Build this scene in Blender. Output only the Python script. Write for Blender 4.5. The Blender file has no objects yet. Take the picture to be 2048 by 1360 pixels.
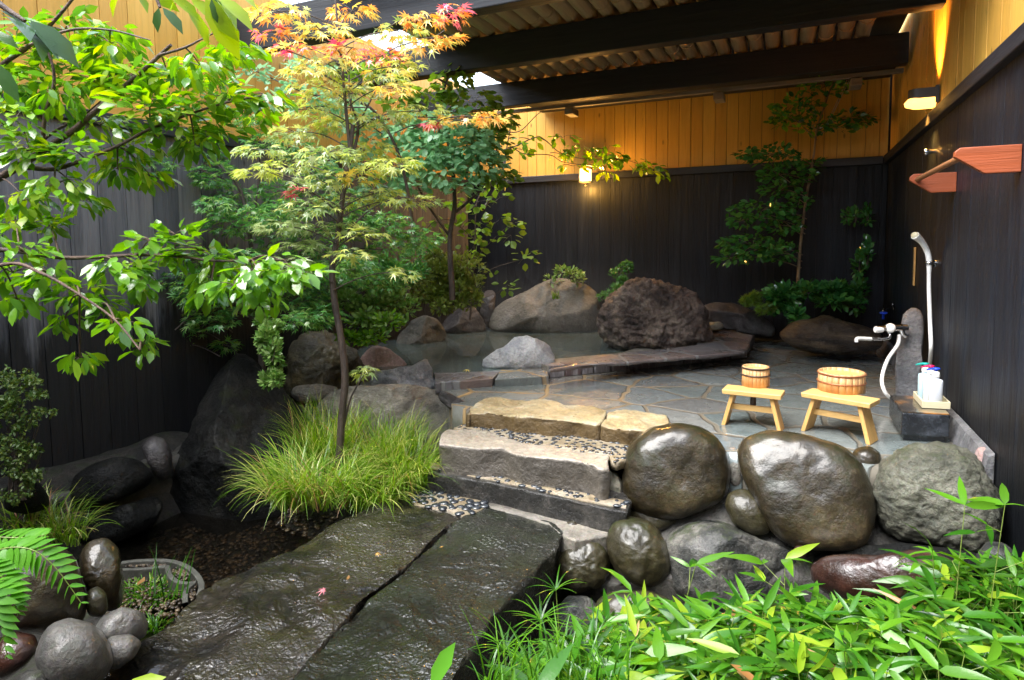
import bpy, bmesh, math, random
import numpy as np
from mathutils import Vector, Matrix, noise as mnoise
random.seed(7); RNG = np.random.default_rng(11)
S = bpy.context.scene; COL = S.collection
R_ = math.radians

# ------------------------------------------------------------------ camera
F = 1250.0; CX, CY = 1024.0, 580.0          # focal length and principal point, in photo pixels (2048 wide)
ay = np.array([566, 98, -F]); ay /= np.linalg.norm(ay)
ax = np.array([2774, -65, F]); ax -= ax.dot(ay)*ay; ax /= np.linalg.norm(ax)
az = np.cross(ax, ay); RM = np.array([ax, ay, az]); CAM = np.array([0, 0, 1.15])
cam = bpy.data.cameras.new('camera'); co = bpy.data.objects.new('camera', cam); COL.objects.link(co)
co.matrix_world = Matrix.Translation(CAM.tolist()) @ Matrix(RM.tolist()).to_4x4()
cam.sensor_width = 36; cam.lens = 36*F/2048; cam.shift_y = -(680-CY)/2048; cam.clip_end = 500; cam.clip_start = .02
S.camera = co
S.render.resolution_x, S.render.resolution_y = 1024, 680

# ------------------------------------------------------------------ sky, sun, exposure
SUN_EL, SUN_AZ = 60, 222
w = bpy.data.worlds.new('World'); S.world = w; w.use_nodes = True
nt = w.node_tree; bg = nt.nodes['Background']
sky = nt.nodes.new('ShaderNodeTexSky'); sky.sky_type = 'NISHITA'; sky.sun_disc = False
sky.sun_elevation = R_(SUN_EL); sky.sun_rotation = R_(SUN_AZ)
hs = nt.nodes.new('ShaderNodeHueSaturation'); hs.inputs['Saturation'].default_value = .5
nt.links.new(sky.outputs[0], hs.inputs['Color']); nt.links.new(hs.outputs[0], bg.inputs[0])
bg.inputs[1].default_value = .15
sl = bpy.data.lights.new('sun', 'SUN'); sl.energy = 1.5; sl.angle = R_(45); sl.color = (1, .98, .95)
so = bpy.data.objects.new('sun', sl); COL.objects.link(so)
d = Vector((math.sin(R_(SUN_AZ))*math.cos(R_(SUN_EL)), math.cos(R_(SUN_AZ))*math.cos(R_(SUN_EL)), math.sin(R_(SUN_EL))))
so.rotation_euler = d.to_track_quat('Z', 'Y').to_euler(); so.location = (-6, -4, 9)
S.view_settings.view_transform = 'Standard'; S.view_settings.look = 'None'; S.view_settings.gamma = 1
S.view_settings.exposure = 2.55

# ------------------------------------------------------------------ pixel -> place
def ray(px, py): return RM @ np.array([px-CX, CY-py, -F])
def onz(px, py, z): r = ray(px, py); return CAM+r*((z-CAM[2])/r[2])
def onx(px, py, x): r = ray(px, py); return CAM+r*(x/r[0])
def ony(px, py, y): r = ray(px, py); return CAM+r*(y/r[1])
def dep(px, py, d): return CAM+ray(px, py)*(d/F)
def depth_of(p): return -(RM.T @ (np.array(p)-CAM))[2]
XR, YB, XL = .895, 7.9, -4.25

# ------------------------------------------------------------------ mesh helpers
WO = {}
def tag(o, label=None, cat=None, group=None, kind=None):
    if label: o['label'] = label
    if cat: o['category'] = cat
    if group: o['group'] = group
    if kind: o['kind'] = kind
    return o
def empty(name, loc, label, cat, group=None):
    o = bpy.data.objects.new(name, None); COL.objects.link(o); o.location = [float(v) for v in loc]
    o.empty_display_size = .1; WO[o.name] = np.array(loc, float)
    return tag(o, label, cat, group)
class Acc:
    def __init__(s): s.v = []; s.f = []; s.n = 0
    def add(s, V, Fs, mi=0):
        V = np.asarray(V, float).reshape(-1, 3)
        for f in Fs:
            f = np.asarray(f, int)
            if f.ndim == 1: f = f.reshape(1, -1)
            s.f.append((f+s.n, np.broadcast_to(np.asarray(mi), (len(f),))))
        s.v.append(V); s.n += len(V)
    def addf(s, V, faces, mi=0):
        by = {}
        for f in faces: by.setdefault(len(f), []).append(f)
        s.add(V, [np.array(x) for x in by.values()], mi)
    def build(s, name, mats, parent=None, smooth=True, origin=None):
        V = np.concatenate(s.v)
        if parent is not None: org = WO[parent.name]
        elif origin is not None: org = np.array(origin, float)
        else: org = np.array([(V[:, 0].min()+V[:, 0].max())/2, (V[:, 1].min()+V[:, 1].max())/2, V[:, 2].min()])
        me = bpy.data.meshes.new(name)
        me.vertices.add(len(V)); me.vertices.foreach_set('co', (V-org).astype(np.float32).ravel())
        li = np.concatenate([f.ravel() for f, _ in s.f]); tot = np.concatenate([np.full(len(f), f.shape[1]) for f, _ in s.f])
        st = np.concatenate([[0], np.cumsum(tot)[:-1]]); mi = np.concatenate([m for _, m in s.f])
        me.loops.add(len(li)); me.loops.foreach_set('vertex_index', li.astype(np.int32))
        me.polygons.add(len(tot)); me.polygons.foreach_set('loop_start', st.astype(np.int32))
        me.polygons.foreach_set('material_index', mi.astype(np.int32))
        me.polygons.foreach_set('use_smooth', np.full(len(tot), smooth))
        me.update(calc_edges=True); me.validate()
        for m in (mats if isinstance(mats, (list, tuple)) else [mats]): me.materials.append(m)
        o = bpy.data.objects.new(name, me); COL.objects.link(o)
        if parent is not None: o.parent = parent; WO[o.name] = org
        else: o.location = org.tolist(); WO[o.name] = org
        return o
def nz(a): a = np.asarray(a, float); return a/np.linalg.norm(a, axis=-1, keepdims=True)
def smooth_path(P, k=6):
    P = np.asarray(P, float); out = []
    Q = np.vstack([2*P[0]-P[1], P, 2*P[-1]-P[-2]])
    for i in range(1, len(Q)-2):
        for t in np.linspace(0, 1, k, endpoint=False):
            a, b, c, d_ = Q[i-1], Q[i], Q[i+1], Q[i+2]
            out.append(.5*((2*b)+(-a+c)*t+(2*a-5*b+4*c-d_)*t*t+(-a+3*b-3*c+d_)*t**3))
    out.append(P[-1]); return np.array(out)
def tube(acc, P, r, n=8, mi=0, cap=True, sx=1., jit=0):
    P = np.asarray(P, float); m = len(P); r = np.interp(np.linspace(0, 1, m), np.linspace(0, 1, len(np.atleast_1d(r))), np.atleast_1d(r))
    T = np.gradient(P, axis=0); T = nz(T)
    up = np.array([0, 0, 1.]) if abs(T[0][2]) < .9 else np.array([1., 0, 0])
    A = nz(np.cross(T[0], up)); V = []
    for i in range(m):
        A = nz(A-T[i]*A.dot(T[i])); B = np.cross(T[i], A)
        a = np.linspace(0, 2*math.pi, n, endpoint=False)
        rr = r[i]*(1+(RNG.uniform(-jit, jit, n) if jit else 0))
        V.append(P[i]+(np.cos(a)*rr*sx)[:, None]*A+(np.sin(a)*rr)[:, None]*B)
    V = np.concatenate(V); f = []
    for i in range(m-1):
        for j in range(n): f.append((i*n+j, i*n+(j+1) % n, (i+1)*n+(j+1) % n, (i+1)*n+j))
    acc.add(V, [np.array(f)], mi)
    if cap: acc.add(V[:n], [np.arange(n)[::-1]], mi); acc.add(V[-n:], [np.arange(n)], mi)
def box8(acc, c8, mi=0):
    acc.add(c8, [np.array([(0, 3, 2, 1), (4, 5, 6, 7), (0, 1, 5, 4), (1, 2, 6, 5), (2, 3, 7, 6), (3, 0, 4, 7)])], mi)
def box(acc, x0, x1, y0, y1, z0, z1, mi=0):
    box8(acc, [(x0, y0, z0), (x1, y0, z0), (x1, y1, z0), (x0, y1, z0), (x0, y0, z1), (x1, y0, z1), (x1, y1, z1), (x0, y1, z1)], mi)
def lathe(acc, prof, c, n=32, mi=0, zaxis=None):
    prof = np.array(prof, float); a = np.linspace(0, 2*math.pi, n, endpoint=False)
    V = np.stack([np.outer(prof[:, 0], np.cos(a)), np.outer(prof[:, 0], np.sin(a)), np.repeat(prof[:, 1][:, None], n, 1)], -1).reshape(-1, 3)
    if zaxis is not None:
        z = nz(zaxis); x = nz(np.cross([0, 1, .01], z)); y = np.cross(z, x); V = V @ np.array([x, y, z])
    V = V+np.array(c); m = len(prof)
    f = [(i*n+j, i*n+(j+1) % n, (i+1)*n+(j+1) % n, (i+1)*n+j) for i in range(m-1) for j in range(n)]
    acc.add(V, [np.array(f)], mi)
def bev(o, wd=.004, seg=2):
    m = o.modifiers.new('bevel', 'BEVEL'); m.width = wd; m.segments = seg; m.limit_method = 'ANGLE'; m.angle_limit = R_(40); m.harden_normals = False
    return o
def fbm(p, s, seed=0, oct_=4):
    return mnoise.fractal(Vector((p[0]*s+seed*7.3, p[1]*s-seed*3.1, p[2]*s+seed*1.7)), 1.0, 2.0, oct_)
def rid(p, s, seed=0):
    return mnoise.ridged_multi_fractal(Vector((p[0]*s+seed*5.3, p[1]*s-seed*2.1, p[2]*s+seed)), 1.0, 2.1, 4, .9, 1.6)

def rock(name, label, cat, outline, at, thick, m, amp=.05, fr=2.5, seed=1, facets=0, group=None, N=84, K=44, e=.78, ridge=0, sm=1.8, det=.3):
    """a stone whose face, seen from the path, has this outline; 'at' puts its middle on a plane ('y', 3.6), thick is its half depth"""
    o = np.array(outline, float); c = (o.min(0)+o.max(0))/2
    P0 = {'y': ony, 'x': onx, 'z': onz, 'd': dep}[at[0]](c[0], c[1], at[1])
    wv = nz(P0-CAM); u = nz(np.cross(wv, [0, 0, 1])); v = np.cross(u, wv)
    pts = []
    for q in o:
        r = ray(*q); t = (P0-CAM).dot(wv)/r.dot(wv); X = CAM+r*t-P0; pts.append((X.dot(u), X.dot(v)))
    pts = np.array(pts); th = np.linspace(0, 2*math.pi, N, endpoint=False); rad = np.zeros(N)
    for i, t in enumerate(th):
        dx, dy = math.cos(t), math.sin(t); best = 0
        for k in range(len(pts)):
            a, b = pts[k], pts[(k+1) % len(pts)]; ex, ey = b-a
            den = dx*ey-dy*ex
            if abs(den) < 1e-9: continue
            s_ = (a[0]*ey-a[1]*ex)/den; q_ = (a[0]*dy-a[1]*dx)/den
            if s_ > 0 and -1e-6 <= q_ <= 1+1e-6: best = max(best, s_)
        rad[i] = best
    smn = sm*N/84; ker = np.exp(-.5*(np.arange(-12, 13)/max(smn, .01))**2); ker /= ker.sum()
    rad = sum(np.roll(rad, k-12)*ker[k] for k in range(25))
    s1 = np.linspace(-1, 1, K); ph = math.pi/2*np.sign(s1)*(1-(1-np.abs(s1))**1.4); size = rad.mean()
    V = []; rs = random.Random(seed)
    for p in ph:
        cc = math.copysign(abs(math.cos(p))**e, math.cos(p)) if abs(math.cos(p)) > 1e-9 else 0
        ss = math.copysign(abs(math.sin(p))**e, math.sin(p))
        rr = size+(rad-size)*min(1., cc*1.05)**1.8
        for i, t in enumerate(th):
            V.append(u*(rr[i]*cc*math.cos(t))+v*(rr[i]*cc*math.sin(t))+wv*(thick*ss))
    V = np.array(V)
    for k in range(facets):
        n = nz(u*rs.uniform(-.8, .8)+v*rs.uniform(-.3, .9)-wv*rs.uniform(.4, 1.2)); sup = (V @ n).max(); s_ = sup*rs.uniform(.62, .85)
        dd = V @ n-s_; V = V-np.outer(np.where(dd > 0, dd*.93, 0), n)
    out = np.empty_like(V)
    for i, p in enumerate(V):
        L = np.linalg.norm(p)+1e-6; q = p+P0
        h = fbm(q, fr/size*.4, seed, 3)*amp*size*1.0+fbm(q, fr/size*2.6, seed+3, 4)*amp*size*det
        if ridge: h -= ridge*size*(max(0, rid(q, fr/size*.8, seed)-.9))
        out[i] = q+p/L*h
    f = np.array([(i*N+j, i*N+(j+1) % N, (i+1)*N+(j+1) % N, (i+1)*N+j) for i in range(K-1) for j in range(N)])
    f = f[N:-N]; caps = [[0, N+i, N+(i+1) % N] for i in range(N)]; last = (K-1)*N; b0 = (K-2)*N; caps2 = [[last, b0+(i+1) % N, b0+i] for i in range(N)]
    keep = np.array([0]+list(range(N, last))+[last]); mp_ = np.full(K*N, -1); mp_[keep] = np.arange(len(keep))
    A = Acc(); A.add(out[keep], [mp_[f[:, ::-1]], mp_[np.array(caps)], mp_[np.array(caps2)]])
    ob = A.build(name, m); return tag(ob, label, cat, group)

def prism_bm(top, thick, grid=.06, bevel=.02, seg=2):
    bm = bmesh.new(); top = [Vector(t) for t in top]
    ar = sum(top[i].x*top[(i+1) % len(top)].y-top[(i+1) % len(top)].x*top[i].y for i in range(len(top)))
    if ar < 0: top.reverse()
    vs = [bm.verts.new(t) for t in top]; f = bm.faces.new(vs)
    r = bmesh.ops.extrude_face_region(bm, geom=[f]); dn = [g for g in r['geom'] if isinstance(g, bmesh.types.BMVert)]
    for v_ in dn: v_.co.z -= thick
    bmesh.ops.reverse_faces(bm, faces=bm.faces[:]) if f.normal.z < 0 else None
    bm.normal_update(); bmesh.ops.recalc_face_normals(bm, faces=bm.faces[:])
    if bevel:
        zt = max(v_.co.z for v_ in bm.verts)
        ed = [e_ for e_ in bm.edges if not (all(v_ in dn for v_ in e_.verts))]
        bmesh.ops.bevel(bm, geom=ed, offset=bevel, segments=seg, affect='EDGES', profile=.5)
    co_ = np.array([v_.co[:] for v_ in bm.verts])
    for a in range(3):
        lo, hi = co_[:, a].min(), co_[:, a].max()
        for s_ in np.arange(lo+grid*.5, hi, grid):
            n = [0, 0, 0]; n[a] = 1; p = [0, 0, 0]; p[a] = float(s_)
            bmesh.ops.bisect_plane(bm, geom=bm.verts[:]+bm.edges[:]+bm.faces[:], plane_co=p, plane_no=n, dist=1e-5)
    bmesh.ops.triangulate(bm, faces=[f_ for f_ in bm.faces if len(f_.verts) > 4])
    return bm
def slab(name, px, z, thick, m, amp=.012, fr=4, seed=1, grid=.06, bevel=.02, side=.02, parent=None, world=None, smooth=True, tilt=None, pit=0):
    top = world if world is not None else [onz(a, b, z) for a, b in px]
    bm = prism_bm(top, thick, grid, bevel); bm.normal_update()
    ds = []
    for v_ in bm.verts:
        p = v_.co; n = v_.normal
        ds.append((v_, n*(fbm(p, fr, seed, 4)*amp+(fbm(p, fr*3.4, seed+5, 2)*pit+fbm(p, fr*8.5, seed+6, 2)*pit*.9 if pit else 0)*min(1., max(.18, .5+1.9*fbm(p, 2.6, seed+2, 2)))+(side*fbm(p, fr*.7, seed+9, 4) if abs(n.z) < .8 else 0))))
    for v_, dd in ds: v_.co += dd
    if tilt:
        for v_ in bm.verts: v_.co.z += tilt(v_.co.x, v_.co.y)
    A = Acc(); bm.verts.index_update(); A.addf([v_.co[:] for v_ in bm.verts], [[v_.index for v_ in f_.verts] for f_ in bm.faces]); bm.free()
    return A.build(name, m, parent, smooth=smooth)

# ------------------------------------------------------------------ materials
def mk(name):
    m = bpy.data.materials.new(name); m.use_nodes = True; return m, m.node_tree, m.node_tree.nodes['Principled BSDF']
def nd(nt, t, ins=None, **kw):
    n = nt.nodes.new(t)
    for k, v_ in kw.items(): setattr(n, k, v_)
    if ins:
        for k, v_ in ins.items():
            if isinstance(v_, bpy.types.NodeSocket): nt.links.new(v_, n.inputs[k])
            else: n.inputs[k].default_value = v_
    return n
def c4(c): return (*c, 1) if len(c) == 3 else c
def ramp(nt, fac, stops, interp='LINEAR'):
    n = nt.nodes.new('ShaderNodeValToRGB'); nt.links.new(fac, n.inputs[0]); cr = n.color_ramp; cr.interpolation = interp
    cr.elements[0].position = stops[0][0]; cr.elements[0].color = c4(stops[0][1])
    cr.elements[1].position = stops[-1][0]; cr.elements[1].color = c4(stops[-1][1])
    for p, c in stops[1:-1]: e_ = cr.elements.new(p); e_.color = c4(c)
    return n.outputs[0]
def grey(a): return (a, a, a)
def mixc(nt, a, b, fac, mode='MIX'):
    n = nt.nodes.new('ShaderNodeMix'); n.data_type = 'RGBA'; n.blend_type = mode
    for k, v_ in ((0, fac), (6, a), (7, b)):
        if isinstance(v_, bpy.types.NodeSocket): nt.links.new(v_, n.inputs[k])
        else: n.inputs[k].default_value = v_ if k == 0 else c4(v_)
    return n.outputs[2]
def coords(nt, scale=(1, 1, 1), kind='Object'):
    tc = nd(nt, 'ShaderNodeTexCoord'); mp = nd(nt, 'ShaderNodeMapping', {'Vector': tc.outputs[kind], 'Scale': scale}); return mp.outputs[0]
def tnoise(nt, vec, scale, detail=5, rough=.6, dist=0):
    return nd(nt, 'ShaderNodeTexNoise', {'Vector': vec, 'Scale': scale, 'Detail': detail, 'Roughness': rough, 'Distortion': dist}).outputs[0]
def bump(nt, h, st, dist=.02, nrm=None):
    n = nd(nt, 'ShaderNodeBump', {'Height': h, 'Strength': st, 'Distance': dist})
    if nrm is not None: nt.links.new(nrm, n.inputs['Normal'])
    return n.outputs[0]
def rock_mat(name, c1, c2, c3, scale=4, moss=0, mossc=(.05, .075, .012), r0=.18, r1=.55, b=.6, spec=0., stretch=(1, 1, 1), blotch=(.35, .65), grain=1., wet=0., side=None, cb=.35, pools=0):
    m, nt, p = mk(name); v = coords(nt, stretch)
    big = tnoise(nt, v, scale, 6, .65, .3); fine = tnoise(nt, v, 62, 2, .5, .3) if pools else tnoise(nt, v, scale*9, 5, .75); mid = tnoise(nt, v, scale*(5 if pools else 2.7), 6, .7)
    col = ramp(nt, big, [(blotch[0], c1), (.5, c2), (blotch[1], c3)])
    col = mixc(nt, col, ramp(nt, fine, [(.3, grey(.45)), (.7, grey(1.35))]), .75*grain, 'MULTIPLY')
    vo = nd(nt, 'ShaderNodeTexVoronoi', {'Vector': v, 'Scale': scale*22}).outputs['Color']
    col = mixc(nt, col, vo, .05*grain, 'OVERLAY')
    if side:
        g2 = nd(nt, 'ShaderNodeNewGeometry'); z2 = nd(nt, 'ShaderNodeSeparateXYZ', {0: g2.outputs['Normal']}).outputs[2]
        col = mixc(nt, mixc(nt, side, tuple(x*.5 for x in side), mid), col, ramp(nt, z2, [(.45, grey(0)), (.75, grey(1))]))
    if moss:
        g = nd(nt, 'ShaderNodeNewGeometry'); nzv = nd(nt, 'ShaderNodeSeparateXYZ', {0: g.outputs['Normal']}).outputs[2]
        up = nd(nt, 'ShaderNodeMath', {0: nzv, 1: .18}, operation='MULTIPLY').outputs[0]
        ms = nd(nt, 'ShaderNodeMath', {0: tnoise(nt, v, scale*1.3, 6, .7), 1: up}, operation='ADD').outputs[0]
        fac = ramp(nt, ms, [(.74-moss*.22, grey(0)), (.86-moss*.22, grey(.85))])
        col = mixc(nt, col, mixc(nt, mossc, tuple(x*.45 for x in mossc), fine), fac)
    nt.links.new(col, p.inputs['Base Color'])
    nt.links.new(ramp(nt, mid, [(.35, grey(r0)), (.65, grey(r1))]), p.inputs['Roughness'])
    p.inputs['Specular IOR Level'].default_value = .55+spec
    if pools:
        pk = ramp(nt, tnoise(nt, v, scale*.9, 4, .6, .6), [(.40, grey(.25)), (.54, grey(1))])
        mid = nd(nt, 'ShaderNodeMath', {0: mid, 1: pk}, operation='MULTIPLY').outputs[0]; fine = nd(nt, 'ShaderNodeMath', {0: fine, 1: pk}, operation='MULTIPLY').outputs[0]
    n1 = bump(nt, mid, b*.7, .05); n2 = bump(nt, fine, b, .012, n1); nt.links.new(n2, p.inputs['Normal'])
    if wet:
        nt.links.new(ramp(nt, big, [(.3, grey(wet*.5)), (.6, grey(wet))]), p.inputs['Coat Weight']); nt.links.new(ramp(nt, mid, [(.3, grey(.03 if pools else .04)), (.7, grey(.07 if pools else .18))]), p.inputs['Coat Roughness']); p.inputs['Coat IOR'].default_value = 1.7 if pools else 1.45
        nt.links.new(bump(nt, mid, min(1, b*cb) if not pools else .3, .02, bump(nt, fine, min(1, b*cb), .011 if pools else .006+.008*(cb > .6))), p.inputs['Coat Normal'])
    return m
def wood_mat(name, ca, cb, grain=.5, rough=(.45, .7), dirz=2, knots=.5, sc=1., b=.4, moss=None, streak=None, dark_foot=None, spec=.5):
    m, nt, p = mk(name); p.inputs['Specular IOR Level'].default_value = spec; g = nd(nt, 'ShaderNodeNewGeometry'); isl = g.outputs['Random Per Island']
    s = [14*sc, 14*sc, 14*sc]; s[dirz] = .7*sc
    off = nd(nt, 'ShaderNodeVectorMath', {0: (31, 17, 43), 1: isl}, operation='SCALE'); nt.links.new(isl, off.inputs[3])
    tc = nd(nt, 'ShaderNodeTexCoord'); ad = nd(nt, 'ShaderNodeVectorMath', {0: tc.outputs['Object'], 1: off.outputs[0]}, operation='ADD')
    v = nd(nt, 'ShaderNodeMapping', {'Vector': ad.outputs[0], 'Scale': s}).outputs[0]
    gr = tnoise(nt, v, 1.5, 6, .65, 1.2); fn = tnoise(nt, v, 7, 4, .6, .4)
    col = mixc(nt, ca, cb, isl); dk = tuple(x*.5 for x in ca)
    col = mixc(nt, col, dk, ramp(nt, gr, [(.45, grey(0)), (.75, grey(grain))]))
    col = mixc(nt, col, grey(.6), ramp(nt, fn, [(.5, grey(0)), (.8, grey(grain*.6))]), 'MULTIPLY')
    if knots:
        ks = [5*sc]*3; ks[dirz] = 2.2*sc; kv = nd(nt, 'ShaderNodeMapping', {'Vector': ad.outputs[0], 'Scale': ks}).outputs[0]
        kd = nd(nt, 'ShaderNodeTexVoronoi', {'Vector': kv, 'Scale': 1.3}).outputs['Distance']
        col = mixc(nt, col, tuple(x*.28 for x in ca), ramp(nt, kd, [(.035, grey(knots)), (.11, grey(0))]))
    if streak:
        sv = coords(nt, (9, 9, .6)); st_ = tnoise(nt, sv, 1., 5, .7, .5); col = mixc(nt, col, streak, ramp(nt, st_, [(.5, grey(0)), (.7, grey(.7))]))
    if dark_foot:   # ragged darker zone at the boards' foot, a wet patch on the right wall
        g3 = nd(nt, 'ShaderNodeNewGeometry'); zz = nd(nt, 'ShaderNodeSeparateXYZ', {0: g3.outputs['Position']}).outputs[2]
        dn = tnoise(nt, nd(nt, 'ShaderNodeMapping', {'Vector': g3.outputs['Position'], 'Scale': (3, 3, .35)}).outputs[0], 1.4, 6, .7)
        lv = nd(nt, 'ShaderNodeMath', {0: dn, 1: 2.4}, operation='MULTIPLY').outputs[0]; ds_ = nd(nt, 'ShaderNodeMath', {0: nd(nt, 'ShaderNodeMath', {0: zz, 1: lv}, operation='SUBTRACT').outputs[0], 1: 1.2-dark_foot[3]}, operation='ADD').outputs[0]
        col = mixc(nt, col, dark_foot[:3], ramp(nt, ds_, [(0, grey(.92)), (.35, grey(0))]))
    nt.links.new(col, p.inputs['Base Color']); nt.links.new(ramp(nt, gr, [(.3, grey(rough[0])), (.7, grey(rough[1]))]), p.inputs['Roughness'])
    n1 = bump(nt, gr, b, .01); nt.links.new(bump(nt, fn, b, .004, n1), p.inputs['Normal'])
    return m
def leaf_mat(name, cols, rough=.3, trans=.3, tint=None, spec=.5):
    m, nt, p = mk(name); g = nd(nt, 'ShaderNodeNewGeometry')
    k = len(cols); col = ramp(nt, g.outputs['Random Per Island'], [(i/(k-1) if k > 1 else 0, c) for i, c in enumerate(cols)] if k > 1 else [(0, cols[0]), (1, cols[0])])
    nt.links.new(col, p.inputs['Base Color']); p.inputs['Roughness'].default_value = rough; p.inputs['Specular IOR Level'].default_value = spec
    vv = coords(nt); nt.links.new(bump(nt, tnoise(nt, vv, 60, 3), .25, .003), p.inputs['Normal'])
    tr = nd(nt, 'ShaderNodeBsdfTranslucent'); hv = nd(nt, 'ShaderNodeHueSaturation', {'Color': col, 'Value': 1.6, 'Hue': .49, 'Saturation': 1.1}); nt.links.new(hv.outputs[0], tr.inputs[0])
    mx = nd(nt, 'ShaderNodeMixShader', {0: trans}); nt.links.new(p.outputs[0], mx.inputs[1]); nt.links.new(tr.outputs[0], mx.inputs[2])
    nt.links.new(mx.outputs[0], nt.nodes['Material Output'].inputs[0]); return m
def plain(name, c, rough=.4, metal=0, b=0, sc=30, var=.15, coat=0):
    m, nt, p = mk(name); v = coords(nt); n = tnoise(nt, v, sc, 4)
    nt.links.new(mixc(nt, c, tuple(x*(1-var*2) for x in c), n), p.inputs['Base Color'])
    p.inputs['Roughness'].default_value = rough; p.inputs['Metallic'].default_value = metal; p.inputs['Coat Weight'].default_value = coat
    if b: nt.links.new(bump(nt, n, b, .003), p.inputs['Normal'])
    return m
def emit(name, c, s):
    m, nt, p = mk(name); p.inputs['Base Color'].default_value = c4(c); p.inputs['Emission Color'].default_value = c4(c); p.inputs['Emission Strength'].default_value = s; return m
def flag_mat(name, scale, cols, mortar, mw=.045, wet=.12, stain=None, seedoff=0, warp=.09, layers=False):
    m, nt, p = mk(name); tc = nd(nt, 'ShaderNodeTexCoord'); g = nd(nt, 'ShaderNodeNewGeometry')
    nv = nd(nt, 'ShaderNodeTexNoise', {'Vector': g.outputs['Position'], 'Scale': 2.2, 'Detail': 2}).outputs['Color']
    nv2 = nd(nt, 'ShaderNodeVectorMath', {0: nv, 1: (.5, .5, .5)}, operation='SUBTRACT').outputs[0]
    nv3 = nd(nt, 'ShaderNodeVectorMath', {0: nv2}, operation='SCALE'); nv3.inputs[3].default_value = warp*2
    v0 = nd(nt, 'ShaderNodeVectorMath', {0: g.outputs['Position'], 1: nv3.outputs[0]}, operation='ADD').outputs[0]
    v = nd(nt, 'ShaderNodeMapping', {'Vector': v0, 'Scale': (1, 1, 0), 'Location': (seedoff, seedoff*.7, 0)}).outputs[0]
    ed = nd(nt, 'ShaderNodeTexVoronoi', {'Vector': v, 'Scale': scale}, feature='DISTANCE_TO_EDGE', voronoi_dimensions='2D').outputs[0]
    cc = nd(nt, 'ShaderNodeTexVoronoi', {'Vector': v, 'Scale': scale}, feature='F1', voronoi_dimensions='2D').outputs['Color']
    cs = nd(nt, 'ShaderNodeSeparateColor', {0: cc}); k = len(cols)
    st = ramp(nt, cs.outputs[0], [(i/(k-1), c) for i, c in enumerate(cols)], 'LINEAR')
    fine = tnoise(nt, g.outputs['Position'], 14, 7, .7); mid = tnoise(nt, g.outputs['Position'], 3, 5, .6, .5)
    wv = nd(nt, 'ShaderNodeMapping', {'Vector': g.outputs['Position'], 'Scale': (4, 22, 4), 'Rotation': (0, 0, .5)}).outputs[0]
    lay = tnoise(nt, wv, 1.2, 5, .7, .8)
    st = mixc(nt, st, ramp(nt, fine, [(.3, grey(.6)), (.7, grey(1.25))]), .7, 'MULTIPLY')
    st = mixc(nt, st, (.3, .3, .31), ramp(nt, lay, [(.56, grey(0)), (.72, grey(.28))]))
    mo = mixc(nt, mortar, tuple(x*.55 for x in mortar), fine)
    if stain:
        sx = nd(nt, 'ShaderNodeSeparateXYZ', {0: g.outputs['Position']}).outputs
        fx = nd(nt, 'ShaderNodeMapRange', {0: sx[0], 1: stain[1], 2: stain[2], 3: 1., 4: 0.}).outputs[0]
        fs = nd(nt, 'ShaderNodeMath', {0: fx, 1: ramp(nt, mid, [(.35, grey(.25)), (.65, grey(1))])}, operation='MULTIPLY').outputs[0]
        mo = mixc(nt, mo, stain[0], fs); st = mixc(nt, st, stain[0], nd(nt, 'ShaderNodeMath', {0: fs, 1: .12}, operation='MULTIPLY').outputs[0])
    wn = nd(nt, 'ShaderNodeMath', {0: mid, 1: mw*1.6}, operation='MULTIPLY').outputs[0]
    e2 = nd(nt, 'ShaderNodeMath', {0: ed, 1: wn}, operation='SUBTRACT').outputs[0]
    fac = ramp(nt, e2, [(max(0., mw*.25), grey(0)), (mw*.25+.022, grey(1))])
    nt.links.new(mixc(nt, mo, st, fac), p.inputs['Base Color'])
    ro = ramp(nt, mid, [(.35, grey(wet)), (.68, grey(wet+.33))]); nt.links.new(mixc(nt, grey(.5), ro, fac), p.inputs['Roughness'])
    p.inputs['Coat Weight'].default_value = .5; p.inputs['Coat Roughness'].default_value = .12; n1 = bump(nt, fac, .9, .012); n2 = bump(nt, fine, .4, .01, n1); nt.links.new(bump(nt, lay, .15, .01, n2), p.inputs['Normal'])
    return m

M = {}
M['cedar'] = wood_mat('cedar_boards', (.74, .42, .070), (.64, .34, .052), .4, knots=.9)
M['dark'] = wood_mat('charred_boards', (.0040, .0080, .0165), (.007, .0135, .025), .55, (.33, .55), knots=0, b=1., streak=(.016, .028, .048), dark_foot=(.0015, .002, .003, .25), spec=.45)  # streaks: charred grain, lightened to paint a bluish sheen on the boards
M['darkback'] = wood_mat('charred_back_boards', (.0035, .005, .0085), (.006, .0085, .0135), .5, (.45, .7), knots=0, b=.8, streak=(.018, .021, .028), spec=.35)
M['weathered'] = wood_mat('weathered_boards', (.11, .115, .13), (.20, .195, .20), .7, (.5, .75), knots=.9, b=.8, streak=(.035, .036, .042), dark_foot=(.006, .006, .006, .65), spec=.3)  # left boards turn darker towards the foot, with a ragged edge
M['rail'] = wood_mat('black_rail', (.018, .018, .022), (.03, .03, .035), .4, (.35, .6), dirz=0, knots=0)
M['raily'] = wood_mat('black_rail_side', (.02, .02, .025), (.03, .03, .035), .4, (.35, .6), dirz=1, knots=0)
M['beam'] = wood_mat('dark_beam', (.014, .016, .020), (.022, .024, .028), .5, (.5, .75), dirz=0, knots=.5, sc=.6, spec=.35)
M['pole'] = wood_mat('roof_pole', (.50, .35, .20), (.38, .25, .13), .5, (.5, .7), dirz=1, knots=.2)
M['railgrey'] = wood_mat('grey_rail', (.20, .16, .12), (.24, .2, .15), .5, (.5, .75), dirz=0, knots=0)
M['board'] = plain('roof_board', (.02, .018, .016), .8)
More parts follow.
